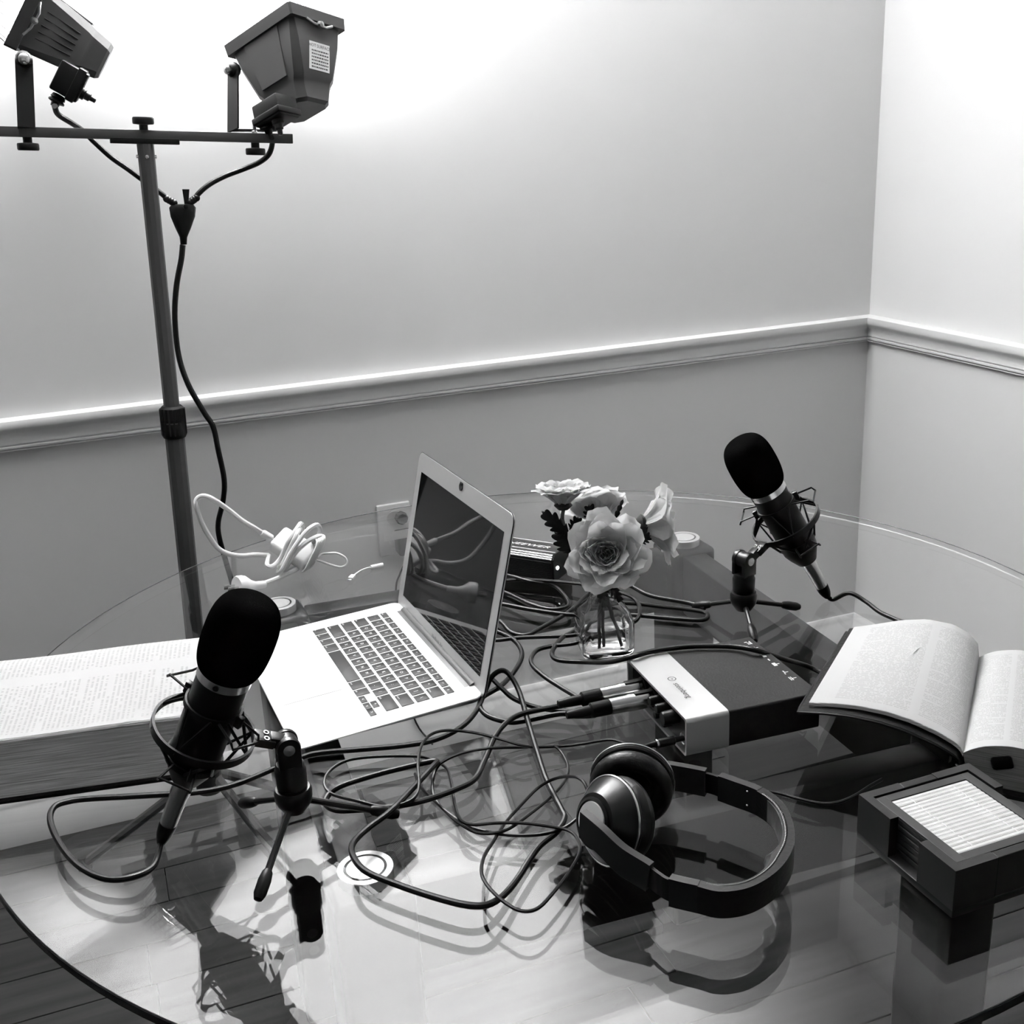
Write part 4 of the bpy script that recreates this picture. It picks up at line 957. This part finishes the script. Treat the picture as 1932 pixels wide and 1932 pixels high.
# right microphone
h2 = V((-1.071,-1.138,0)); piv2 = V((h2.x,h2.y,.840))
t2 = math.radians(29); ax2 = (V((0,0,1))*math.cos(t2)-rh*math.sin(t2)); ax2 = (ax2 + V((-.33,-.94,0))*.10).normalized()
rc2 = V((-0.9951,-1.1183,0.8736)); arm2 = piv2-rc2
M2 = mic(rc2, ax2, arm2, ('black microphone with foam windscreen near the room corner', 'wire shock mount cradling the right microphone near the corner'), -.006)
f2 = [V((-0.9826,-1.1385,0.7530)), V((-1.0954,-1.2048,0.7530)), V((-1.1091,-1.0709,0.7530))]
tripod(h2, f2, piv2, arm2, 'desk tripod under the right microphone, behind the audio interface')

# ---------------------------------------------------------------- cables
def cable(name, pts, r, label, cat='cable', n=8, group=None, k=6):
    P = spline(pts, k); t = thing(name, V((P[len(P)//2].x, P[len(P)//2].y, ZT)), label, cat, group)
    b = BM(); tube(b, P, r, n); obj('cord', b, CABLE, t); return t
# left microphone's cable, its long way to the upper input of the interface
x1 = M1 @ V((0,0,-.060)); dn1 = -ax1
je1 = MI @ V((.004,.122,.026)); je2 = MI @ V((.004,.094,.026))
boot1 = x1+dn1*.084
k1 = thing('left_mic_cable'.replace('left_mic','microphone'), V((-1.7362,-1.2868,0.7500)), 'thick black cable from the left microphone looping across the table', 'cable', 'microphone cables')
xlr_end(k1, x1, dn1, .060, .026)
cd1 = (V((-1,-.0,.0))*.0 + ax_*-1).normalized()
c1pts = [boot1] + [(-1.8529,-1.3769,0.7580),(-1.8721,-1.3922,0.7620),(-1.8948,-1.3843,0.7620),(-1.9170,-1.3573,0.7640),(-1.9329,-1.3190,0.7680),(-1.9419,-1.2758,0.7700),(-1.9386,-1.2499,0.7700),(-1.9249,-1.2415,0.7680),(-1.9048,-1.2422,0.7660),(-1.8591,-1.2550,0.7640),(-1.7973,-1.2652,0.7580),(-1.7589,-1.2586,0.7540),(-1.7176,-1.2448,0.7540),(-1.6920,-1.2366,0.7540),(-1.6693,-1.2340,0.7540),(-1.6247,-1.2468,0.7540),(-1.5799,-1.2595,0.7540),(-1.5442,-1.2628,0.7540),(-1.5084,-1.2487,0.7540),(-1.4800,-1.2200,0.7540),(-1.4599,-1.1943,0.7620),(-1.4474,-1.1861,0.7750),(-1.4353,-1.1891,0.7820),(-1.4285,-1.1991,0.7780),(-1.4274,-1.2246,0.7680),(-1.4386,-1.2786,0.7600),(-1.4524,-1.3407,0.7560),(-1.4631,-1.3913,0.7540),(-1.4705,-1.4474,0.7540),(-1.4742,-1.4637,0.7540),(-1.4898,-1.4806,0.7540),(-1.5128,-1.4941,0.7540),(-1.5321,-1.5129,0.7540),(-1.5506,-1.5325,0.7540),(-1.5727,-1.5542,0.7580),(-1.5911,-1.5640,0.7620),(-1.6083,-1.5582,0.7640),(-1.6307,-1.5355,0.7640),(-1.6528,-1.5085,0.7640),(-1.6740,-1.4780,0.7640),(-1.6798,-1.4511,0.7640),(-1.6750,-1.4277,0.7620),(-1.6580,-1.4079,0.7600),(-1.6289,-1.3904,0.7620),(-1.5959,-1.3589,0.7620),(-1.5673,-1.3299,0.7620),(-1.5579,-1.3179,0.7600),(-1.5646,-1.3129,0.7590),(-1.5898,-1.3107,0.7580),(-1.6259,-1.3119,0.7580),(-1.6621,-1.3172,0.7580),(-1.6764,-1.3220,0.7540),(-1.6827,-1.3361,0.7540),(-1.6740,-1.3537,0.7540),(-1.6477,-1.3640,0.7540),(-1.6243,-1.3709,0.7540),(-1.5932,-1.3833,0.7600),(-1.5561,-1.3775,0.7600),(-1.5323,-1.3662,0.7590),(-1.5140,-1.3406,0.7590),(-1.5021,-1.3225,0.7590),(-1.4843,-1.2957,0.7600),(-1.4636,-1.2757,0.7620),(-1.4412,-1.2677,0.7640),(-1.4084,-1.2754,0.7680),(-1.3797,-1.2852,0.7720)] + [je1-ax_*.102]
b = BM(); tube(b, spline(c1pts, 6), .0031, 10); obj('cord', b, CABLE, k1)
def input_end(par, j):
    M = frame(j, (0,0,1), -ax_); L = .062
    b = BM(); lathe(b, [(0,-.004),(.0088,-.004),(.0088,.006),(.0098,.007),(.0098,.030),(.0092,.031),(.0090,.052),(.0086,.053)], M, 28); obj('connector_sleeve', b, CONN, par, label='shiny metal plug in the interface')
    b = BM(); lathe(b, [(.0088,.052),(.0090,.058),(.0085,.075),(.0062,.077),(.0058,.090),(.0042,.104),(0,.104)], M, 20); obj('rubber_boot', b, BLK, par)
    b = BM(); box(b, (.0098,0,.012), (.003,.007,.022), M, bev=.0008); obj('release_tab', b, BLK, par)
input_end(k1, je1)
# right microphone's cable
x2 = M2 @ V((0,0,-.060)); dn2 = -ax2
k2 = thing('microphone_cable', V((-1.2263,-1.1719,0.7500)), 'thick black cable from the right microphone running behind the vase', 'cable', 'microphone cables')
xlr_end(k2, x2, dn2, .050, .020)
c2pts = [x2+dn2*.068, x2+dn2*.076+rh*.005+V((0,0,.001))] + [(-0.9113,-1.1516,0.7660),(-0.9022,-1.1745,0.7610),(-0.8995,-1.2028,0.7550),(-0.8951,-1.2318,0.7540),(-0.8940,-1.2699,0.7540)]
c2pts += [V((-1.02,-1.345,.754)), V((-1.06,-1.39,.754))] + [(-1.0744,-1.3020,0.7540),(-1.1212,-1.3088,0.7800),(-1.1615,-1.3139,0.8020),(-1.1816,-1.2885,0.8010),(-1.2258,-1.2661,0.8010),(-1.2708,-1.2580,0.8010),(-1.2991,-1.2589,0.8000),(-1.3094,-1.2222,0.7800),(-1.3233,-1.1743,0.7620),(-1.3461,-1.1470,0.7580),(-1.3416,-1.1190,0.7560),(-1.3126,-1.0824,0.7540),(-1.2861,-1.0658,0.7540),(-1.2586,-1.0274,0.7550),(-1.2374,-1.0022,0.7570),(-1.1854,-1.0223,0.7560),(-1.1512,-1.0475,0.7540),(-1.1196,-1.0763,0.7540),(-1.1042,-1.0985,0.7540),(-1.1208,-1.1158,0.7540),(-1.1609,-1.0872,0.7540),(-1.1932,-1.0606,0.7540),(-1.2305,-1.0394,0.7540),(-1.2749,-1.0266,0.7580),(-1.3199,-0.9881,0.7600),(-1.3496,-0.9517,0.7600),(-1.3748,-0.9324,0.7560),(-1.3832,-0.9450,0.7560),(-1.3699,-1.0017,0.7580),(-1.3656,-1.0347,0.7540),(-1.3503,-1.0520,0.7540),(-1.3177,-1.0362,0.7540),(-1.2691,-1.0133,0.7580),(-1.2259,-0.9773,0.7600),(-1.1876,-0.9672,0.7620),(-1.1622,-0.9760,0.7620),(-1.1499,-1.0214,0.7600),(-1.1133,-1.0650,0.7580),(-1.1026,-1.0913,0.7580)]
b = BM(); tube(b, spline(c2pts, 6), .0031, 10); obj('cord', b, CABLE, k2)
# second lead into the interface, coming from the power box
k3 = thing('microphone_cable', V((-1.4366,-1.2458,0.7500)), 'thick black cable from the lower interface input winding behind the laptop lid', 'cable', 'microphone cables')
input_end(k3, je2)
c3 = [je2-ax_*.102] + [(-1.3719,-1.3137,0.7680),(-1.3864,-1.2919,0.7600),(-1.3987,-1.2763,0.7580),(-1.4412,-1.2666,0.7540),(-1.4569,-1.2603,0.7540),(-1.4713,-1.2396,0.7540),(-1.4735,-1.2147,0.7540),(-1.4624,-1.1925,0.7540),(-1.4326,-1.1740,0.7540),(-1.4032,-1.1442,0.7540),(-1.3778,-1.1048,0.7540),(-1.3714,-1.0617,0.7540),(-1.3823,-1.0243,0.7540),(-1.4000,-1.0037,0.7540)]
b = BM(); tube(b, spline(c3, 6), .0031, 10); obj('cord', b, CABLE, k3)
k5 = cable('patch_cable', [(-1.4420,-1.1232,0.7540),(-1.4365,-1.1470,0.7540),(-1.4372,-1.1871,0.7590),(-1.4329,-1.2220,0.7590),(-1.4165,-1.2529,0.7590),(-1.3900,-1.2777,0.7600),(-1.3667,-1.2877,0.7600),(-1.3612,-1.2652,0.7580),(-1.3684,-1.2119,0.7540),(-1.3762,-1.1706,0.7540),(-1.3760,-1.1314,0.7540),(-1.3572,-1.1030,0.7540),(-1.3333,-1.0991,0.7540),(-1.3042,-1.1155,0.7600),(-1.2734,-1.0945,0.7600),(-1.2367,-1.0857,0.7580),(-1.2041,-1.0789,0.7540),(-1.1893,-1.0658,0.7600),(-1.1759,-1.0314,0.7600),(-1.1832,-1.0082,0.7640),(-1.2116,-0.9646,0.7640),(-1.2276,-0.9347,0.7620),(-1.2789,-0.8857,0.7600),(-1.3131,-0.8668,0.7580),(-1.3397,-0.8559,0.7540)], .0029, 'thick black patch cable curling round the vase to the power box', group=None)
k6 = cable('patch_cable', [(-1.4113,-1.0359,0.7540),(-1.3922,-1.0493,0.7540),(-1.3590,-1.0569,0.7540),(-1.2974,-1.0808,0.7540),(-1.2717,-1.0770,0.7540)], .0029, 'short straight stretch of black cable between laptop lid and vase')
k7 = cable('patch_cable', [(-1.3467,-0.8754,0.7540),(-1.3251,-0.8981,0.7540),(-1.3073,-0.9559,0.7540),(-1.2897,-0.9861,0.7540),(-1.2683,-0.9909,0.7540),(-1.2561,-0.9760,0.7540),(-1.2499,-0.9330,0.7540),(-1.2536,-0.9059,0.7540),(-1.2830,-0.8962,0.7620),(-1.3026,-0.8597,0.7620),(-1.3212,-0.8288,0.7580)], .0026, 'black cable looping in front of the power box')
# thin leads
t1_ = [(-1.4606,-1.4948,0.7950),(-1.4594,-1.4779,0.8000),(-1.4598,-1.4505,0.7900),(-1.4639,-1.4172,0.7700),(-1.4795,-1.4105,0.7600),(-1.5033,-1.4251,0.7560),(-1.5276,-1.4426,0.7522),(-1.5498,-1.4709,0.7560),(-1.5695,-1.4991,0.7620),(-1.5810,-1.5264,0.7660),(-1.5818,-1.5481,0.7660),(-1.5752,-1.5710,0.7640),(-1.5662,-1.5865,0.7640),(-1.5520,-1.5885,0.7640),(-1.5305,-1.5735,0.7640),(-1.5103,-1.5560,0.7640),(-1.4910,-1.5359,0.7640),(-1.4815,-1.5158,0.7620),(-1.4803,-1.4947,0.7600),(-1.4914,-1.4810,0.7600),(-1.5178,-1.4626,0.7610),(-1.5390,-1.4510,0.7600),(-1.5613,-1.4435,0.7600),(-1.5680,-1.4263,0.7580),(-1.5627,-1.3907,0.7522),(-1.5530,-1.3487,0.7522),(-1.5496,-1.3217,0.7522),(-1.5593,-1.3063,0.7560),(-1.5756,-1.2938,0.7580),(-1.6166,-1.2753,0.7580),(-1.6461,-1.2689,0.7570),(-1.6670,-1.2825,0.7570),(-1.6769,-1.3051,0.7570),(-1.6726,-1.3262,0.7560),(-1.6542,-1.3579,0.7620),(-1.6333,-1.3758,0.7600),(-1.6139,-1.3832,0.7620),(-1.5993,-1.3789,0.7640),(-1.5903,-1.3620,0.7660),(-1.5805,-1.3253,0.7680),(-1.5652,-1.2870,0.7660),(-1.5481,-1.2681,0.7650),(-1.5296,-1.2680,0.7650),(-1.5051,-1.2812,0.7630),(-1.4845,-1.3032,0.7620),(-1.4679,-1.3263,0.7620),(-1.4575,-1.3324,0.7600)]
cable('headphone_cable', t1_, .0017, 'thin black headphone cord tangled between laptop and headphones', 'cable', 7)
t2_ = [MI @ V((-.044,.018,.015)), MI @ V((-.050,.018,.0145))] + [(-1.3712,-1.3579,0.7600),(-1.3999,-1.3432,0.7550),(-1.4211,-1.3339,0.7522),(-1.4633,-1.3232,0.7560),(-1.4996,-1.3196,0.7620),(-1.5268,-1.3162,0.7620),(-1.5522,-1.3206,0.7600),(-1.5637,-1.3254,0.7522),(-1.5742,-1.3520,0.7522),(-1.5780,-1.3771,0.7522),(-1.5730,-1.4053,0.7522),(-1.5596,-1.4374,0.7522),(-1.5364,-1.4668,0.7560),(-1.5086,-1.4814,0.7570),(-1.4841,-1.4831,0.7580),(-1.4669,-1.4794,0.7620),(-1.4564,-1.4839,0.7700)]
tt = cable('headphone_lead', t2_, .0017, 'thin black lead from the small interface jack to the headphones', 'cable', 7)
Mj = MI @ TR((.001,.018,.015)) @ Matrix.Rotation(-math.pi/2,4,'Y')
b = BM(); lathe(b, [(0,-.008),(.0030,-.008),(.0030,.006),(.0048,.007),(.0050,.026),(.0034,.030),(.0026,.042),(.0018,.048)], Mj, 16); obj('jack_plug', b, BLK, tt)
b = BM(); lathe(b, [(.0050,.0255),(.0052,.026),(.0052,.0275),(.0050,.028)], Mj, 16, cap=False); obj('plug_ring', b, CONN, tt)
cable('looped_lead', [(-1.4297,-1.3338,0.7550),(-1.4264,-1.3461,0.7522),(-1.4314,-1.3747,0.7522),(-1.4451,-1.3978,0.7522),(-1.4689,-1.4191,0.7522),(-1.5026,-1.4447,0.7560),(-1.5342,-1.4625,0.7580),(-1.5581,-1.4539,0.7560),(-1.5695,-1.4230,0.7522),(-1.5772,-1.3870,0.7522),(-1.5847,-1.3470,0.7522),(-1.5832,-1.3184,0.7522)], .0016, 'thin black lead looping right of the tangle towards the left cables', 'cable', 7)
cable('side_lead', [(-1.2896,-1.5018,0.7522),(-1.2747,-1.5025,0.7522),(-1.2622,-1.5116,0.7522),(-1.2494,-1.5291,0.7522),(-1.2353,-1.5440,0.7522),(-1.2175,-1.5493,0.7522),(-1.1963,-1.5459,0.7522),(-1.1753,-1.5390,0.7522),(-1.1550,-1.5336,0.7522)], .0017, 'thin black lead between headphone band and leather book', 'cable', 7)

# ---------------------------------------------------------------- headphones
hp = thing('headphones', V((-1.3951,-1.5370,0.7500)), 'black over-ear headphones with silver rings lying on the glass', 'headphones')
hz0 = .788
hpts = [(-1.4812,-1.5240,0.7880),(-1.4762,-1.5542,0.7880),(-1.4722,-1.5876,0.7880),(-1.4619,-1.6190,0.7880),(-1.4590,-1.6305,0.7880),(-1.4546,-1.6417,0.7880),(-1.4377,-1.6592,0.7880),(-1.4244,-1.6719,0.7880),(-1.4014,-1.6758,0.7880),(-1.3718,-1.6667,0.7880),(-1.3457,-1.6478,0.7880),(-1.3267,-1.6212,0.7880),(-1.3156,-1.5896,0.7880),(-1.3180,-1.5619,0.7880),(-1.3302,-1.5384,0.7880),(-1.3380,-1.5246,0.7880),(-1.3460,-1.5126,0.7880),(-1.3740,-1.4847,0.7880),(-1.3888,-1.4776,0.7880)]
for i_, s_ in ((0,.030),(1,.024),(2,.010)): hpts[i_] = tuple(V(hpts[i_])+(V((-1.8307,-2.3398,1.3860))-V(hpts[i_])).normalized()*s_)
def seg(i0, i1, k=8): 
    full = spline(hpts, k); return full[i0*k:i1*k+1]
def strip(name, pts, w_, h_, m, lab=None, bevel=.0015):
    b = BM(); tube(b, pts, 1, flat=(w_, h_), up=(0,0,1))
    L = [e for e in b.edges if len(e.link_faces) == 2 and e.calc_face_angle(0) > 1.0]
    bmesh.ops.bevel(b, geom=L, offset=bevel, segments=2, affect='EDGES'); return obj(name, b, m, hp, label=lab)
HPB = mat('headphone_black', .005, .33, bump=(250,.25)); HPD = mat('headphone_grey_black', .011, .4)
strip('yoke_arm', seg(0,3), .007, .028, HPD)
strip('slider', seg(3,5), .003, .021, BLK)
strip('band_clamp', seg(5,6), .008, .027, HPD)
b = BM(); pp_ = seg(6,13); NP = len(pp_)
tube(b, pp_, 1, flat=(.009,.026), up=(0,0,1)); bmesh.ops.bevel(b, geom=[e for e in b.edges if e.calc_face_angle(0) > 1.0], offset=.003, segments=3, affect='EDGES'); obj('headband', b, HPB, hp, label='padded leather headband')
cen = sum(pp_, V((0,0,0)))/NP
b = BM(); inner = [p+(cen-p).normalized()*.0075 for p in pp_[3:-3]]; loops = []
for i, p in enumerate(inner):
    o = (cen-p); o.z = 0; o.normalize(); k = min(1, i/6, (len(inner)-1-i)/6); tdir = V((0,0,1))
    loops.append([p+o*(.009*k+.001)*math.cos(a_)+tdir*.0118*math.sin(a_) for a_ in [j*math.pi/5 for j in range(10)]])
loft(b, loops); obj('band_cushion', b, mat('cushion_leather', .02, .28, bump=(80,.4)), hp)
b = BM()
for i in range(2, NP-2, 1):
    p = pp_[i]; q = pp_[min(i+1, NP-1)]; d = (q-p)
    for f in (0,.5): 
        o = (cen-p); o.z = 0; o.normalize(); c_ = p+d*f+o*.004+V((0,0,.0125)); bmesh.ops.create_icosphere(b, subdivisions=1, radius=.0012, matrix=TR(c_) @ Matrix.Diagonal((1.6,1,1,1)))
obj('stitching', b, BLKS, hp, kind='stuff')
strip('band_clamp', seg(13,15), .008, .027, HPD)
strip('slider', seg(15,16), .003, .021, BLK)
strip('yoke_arm', seg(16,18), .007, .028, HPD)
for i in (13.6, 5.5):
    p = seg(int(i), int(i)+1)[4]
    for z_ in (-.007,.008):
        b = BM(); bmesh.ops.create_icosphere(b, subdivisions=1, radius=.0012, matrix=TR(p+(cen-p).normalized()*.0046+V((0,0,z_)))); obj('rivet', b, CHROME, hp)
def cup(c, out, lab, R=.040):
    out = V(out).normalized(); M = frame(c, (0,0,1), out)
    b = BM(); lathe(b, [(0,.026),(.0185,.026),(.0190,.024),(.0205,.024),(.0250,.0235),(.0365,.0085),(.0395,.006),(.0400,.002),(.0385,0),(0,0)], M, 48); cu = obj('ear_cup', b, BLKS, hp, label=lab)
    b = BM(); tube(b, [M @ V((.0398*math.cos(a_), .0398*math.sin(a_), .0055)) for a_ in [2*math.pi*j/60 for j in range(60)]], .0011, 6, closed=True); obj('silver_ring', b, CHROME, cu)
    b = BM(); lathe(b, [(0,.0275),(.0170,.0275),(.0175,.0265),(0,.0265)], M, 40); obj('silver_disc', b, SILV, cu)
    b = BM(); lathe(b, [(.0205,.0235),(.0215,.0265),(.0190,.0275),(.0180,.0265),(.0185,.0235)], M, 40, cap=False); obj('disc_bezel', b, BLK, cu)
    b = BM(); pr = [(.030+.0095*math.cos(a_), -.009+.0105*math.sin(a_)) for a_ in [2*math.pi*j/16 for j in range(17)]]
    lathe(b, pr, M, 48, cap=False); lathe(b, [(0,-.004),(.026,-.004)], M, 32, cap=False); obj('ear_cushion', b, LEATH, cu)
    return M
Cn = V((-1.4567,-1.5390,0.7930)); Cf = V((-1.4158,-1.4939,0.7950))
cup(Cn, V((-0.9216,-0.1994,0.2321))+V((0,0,.12)), 'near ear cup with a silver disc')
cup(Cf, V((0.4827,0.7634,-0.0409))+V((0,0,.06)), 'far ear cup, cushion side showing')

# ---------------------------------------------------------------- white charger with wound cables
chg = thing('laptop_charger', V((-1.5839,-0.6742,0.7500)), 'white charger wound in its white cables near the table edge', 'charger')
Mc = frame(V((-1.5867,-0.6599,0.7909)), V((0.6624,-0.5988,-0.3762)), V((0.0839,-0.5902,0.7935)))
b = BM(); box(b, (.002,0,0), (.066,.044,.024), Mc, bev=.006, seg=4); obj('brick', b, WPL, chg)
wp = [(-1.6168,-0.6486,0.8076),(-1.6250,-0.6432,0.8144),(-1.6410,-0.6537,0.8317),(-1.6571,-0.6541,0.8458),(-1.6764,-0.6508,0.8669),(-1.6981,-0.6574,0.8892),(-1.7109,-0.6512,0.8937),(-1.7199,-0.6496,0.8888),(-1.7217,-0.6527,0.8782),(-1.7178,-0.6517,0.8536),(-1.7093,-0.6522,0.8292),(-1.6998,-0.6515,0.8092),(-1.6868,-0.6495,0.7966),(-1.6659,-0.6489,0.7883),(-1.6454,-0.6461,0.7854),(-1.6239,-0.6546,0.7835)]
b = BM(); tube(b, spline(wp, 6), .0039, 10); obj('thick_cable', b, WPL, chg)
b = BM(); lathe(b, [(.0045,0),(.0062,.003),(.0062,.018),(.0045,.020)], frame(V((-1.6303,-0.6502,0.8210)), (0,0,1), V((-1.6167,-0.6484,0.8084))-V((-1.6303,-0.6502,0.8210))), 14); obj('strain_relief', b, WPL, chg)
# windings of the thick cable round the brick
loops_px = [[(-1.6245,-0.6594,0.7852),(-1.6322,-0.6815,0.7783),(-1.6241,-0.6851,0.7763),(-1.6100,-0.6811,0.7863),(-1.5958,-0.6877,0.8138),(-1.5783,-0.6774,0.8292),(-1.5699,-0.6585,0.8281),(-1.5644,-0.6330,0.8105),(-1.5758,-0.6277,0.7821)],
            [(-1.5758,-0.6277,0.7821),(-1.6062,-0.6453,0.7646),(-1.6126,-0.6751,0.7690),(-1.6081,-0.6896,0.7802),(-1.5962,-0.6917,0.8022),(-1.5829,-0.6893,0.8225),(-1.5742,-0.6697,0.8235),(-1.5681,-0.6345,0.8026),(-1.5771,-0.6301,0.7740)],
            [(-1.5771,-0.6301,0.7740),(-1.6106,-0.6570,0.7588),(-1.6154,-0.6768,0.7613),(-1.6108,-0.6963,0.7742),(-1.5935,-0.6986,0.8014),(-1.5713,-0.6932,0.8234),(-1.5550,-0.6855,0.8303),(-1.5449,-0.6691,0.8236),(-1.5393,-0.6444,0.8043),(-1.5453,-0.6365,0.7885)],
            [(-1.5453,-0.6365,0.7885),(-1.5812,-0.6443,0.7615),(-1.6044,-0.6699,0.7603),(-1.6005,-0.6925,0.7798),(-1.5870,-0.6966,0.7978),(-1.5695,-0.6983,0.8109),(-1.5515,-0.6924,0.8145),(-1.5424,-0.6763,0.8061),(-1.5458,-0.6493,0.7838)],
            [(-1.5484,-0.6625,0.7850),(-1.5588,-0.6674,0.7760),(-1.5725,-0.6732,0.7680),(-1.5914,-0.6816,0.7620),(-1.6148,-0.6907,0.7590),(-1.6378,-0.7085,0.7610),(-1.6540,-0.7226,0.7640)]]
for L_ in loops_px:
    b = BM(); tube(b, [V((p.x,p.y,max(p.z,.7542))) for p in spline(L_, 6)], .0036, 8); obj('cable_turn', b, WPL, chg)
for j in range(5):
    o_ = j*.0035
    q = [V(p)+V((o_,.003*j,0)) for p in [(-1.5568,-0.6819,0.8069),(-1.5556,-0.7031,0.8117),(-1.5587,-0.7102,0.8042),(-1.5678,-0.7117,0.7908),(-1.5782,-0.7088,0.7725),(-1.5814,-0.6893,0.7610),(-1.5731,-0.6503,0.7530),(-1.5583,-0.6459,0.7804)]]
    b = BM(); tube(b, spline(q, 5, closed=True), .0018, 6, closed=True); obj('thin_turn', b, WPL, chg)
b = BM(); tube(b, spline([(-1.5581,-0.7009,0.7836),(-1.5481,-0.6831,0.7811),(-1.5370,-0.6867,0.7821),(-1.5247,-0.6914,0.7814),(-1.5148,-0.6972,0.7754),(-1.5121,-0.7007,0.7681),(-1.5153,-0.7015,0.7628),(-1.5234,-0.6992,0.7608),(-1.5360,-0.6933,0.7646),(-1.5483,-0.6869,0.7700),(-1.5603,-0.7015,0.7798)], 6), .0019, 7); obj('thin_loop', b, WPL, chg)
# plug
pA, pB = V((-1.6540,-0.7226,0.7640)), V((-1.6824,-0.7335,0.7700)); dP = (pB-pA).normalized()
b = BM(); lathe(b, [(.0048,-.012),(.0058,-.010),(.0060,.004),(.0090,.012),(.0165,.022),(.0175,.026),(.0175,.034),(.0165,.036),(0,.036)], frame(pA, (0,0,1), dP), 20); pg = obj('plug', b, WPL, chg)
for s_ in (-.006,.006):
    b = BM(); Mq = frame(pA+dP*.044, (0,0,1), dP); box(b, (0,s_,0), (.0064,.0016,.018), Mq, bev=.0004); obj('prong', b, CHROME, pg)

# small white adapter lead
al = thing('adapter_lead', V((-1.4871,-0.7130,0.7500)), 'short white adapter lead lying alone between charger and laptop', 'adapter')
pa, pb2 = V((-1.5146,-0.7346,0.7540)), V((-1.4767,-0.7070,0.7540)); da = (V((-1.5019,-0.7165,0.7540))-pa).normalized(); db = (V((-1.4608,-0.7052,0.7540))-pb2).normalized()
b = BM(); box(b, (0,0,.003), (.008,.0045,.013), frame(pa, (1,0,0), da), bev=.001); obj('connector', b, WPL, al)
b = BM(); box(b, (0,0,-.006), (.0065,.0016,.007), frame(pa, (1,0,0), da), bev=.0006); obj('metal_tip', b, CHROME, al)
b = BM(); tube(b, spline([pa+da*.008, V((-1.4961,-0.7177,0.7560)), V((-1.4844,-0.7112,0.7560)), pb2+db*.002], 6), .0013, 7); obj('lead', b, WPL, al)
b = BM(); cyl(b, pb2, pb2+db*.020, .0038, n=16); obj('socket_sleeve', b, WPL, al)
b = BM(); cyl(b, pb2+db*.0201, pb2+db*.0205, .0022, n=12); obj('socket_hole', b, BLK, al)

for o in bpy.data.objects:
    if '_b' in o: del o['_b']
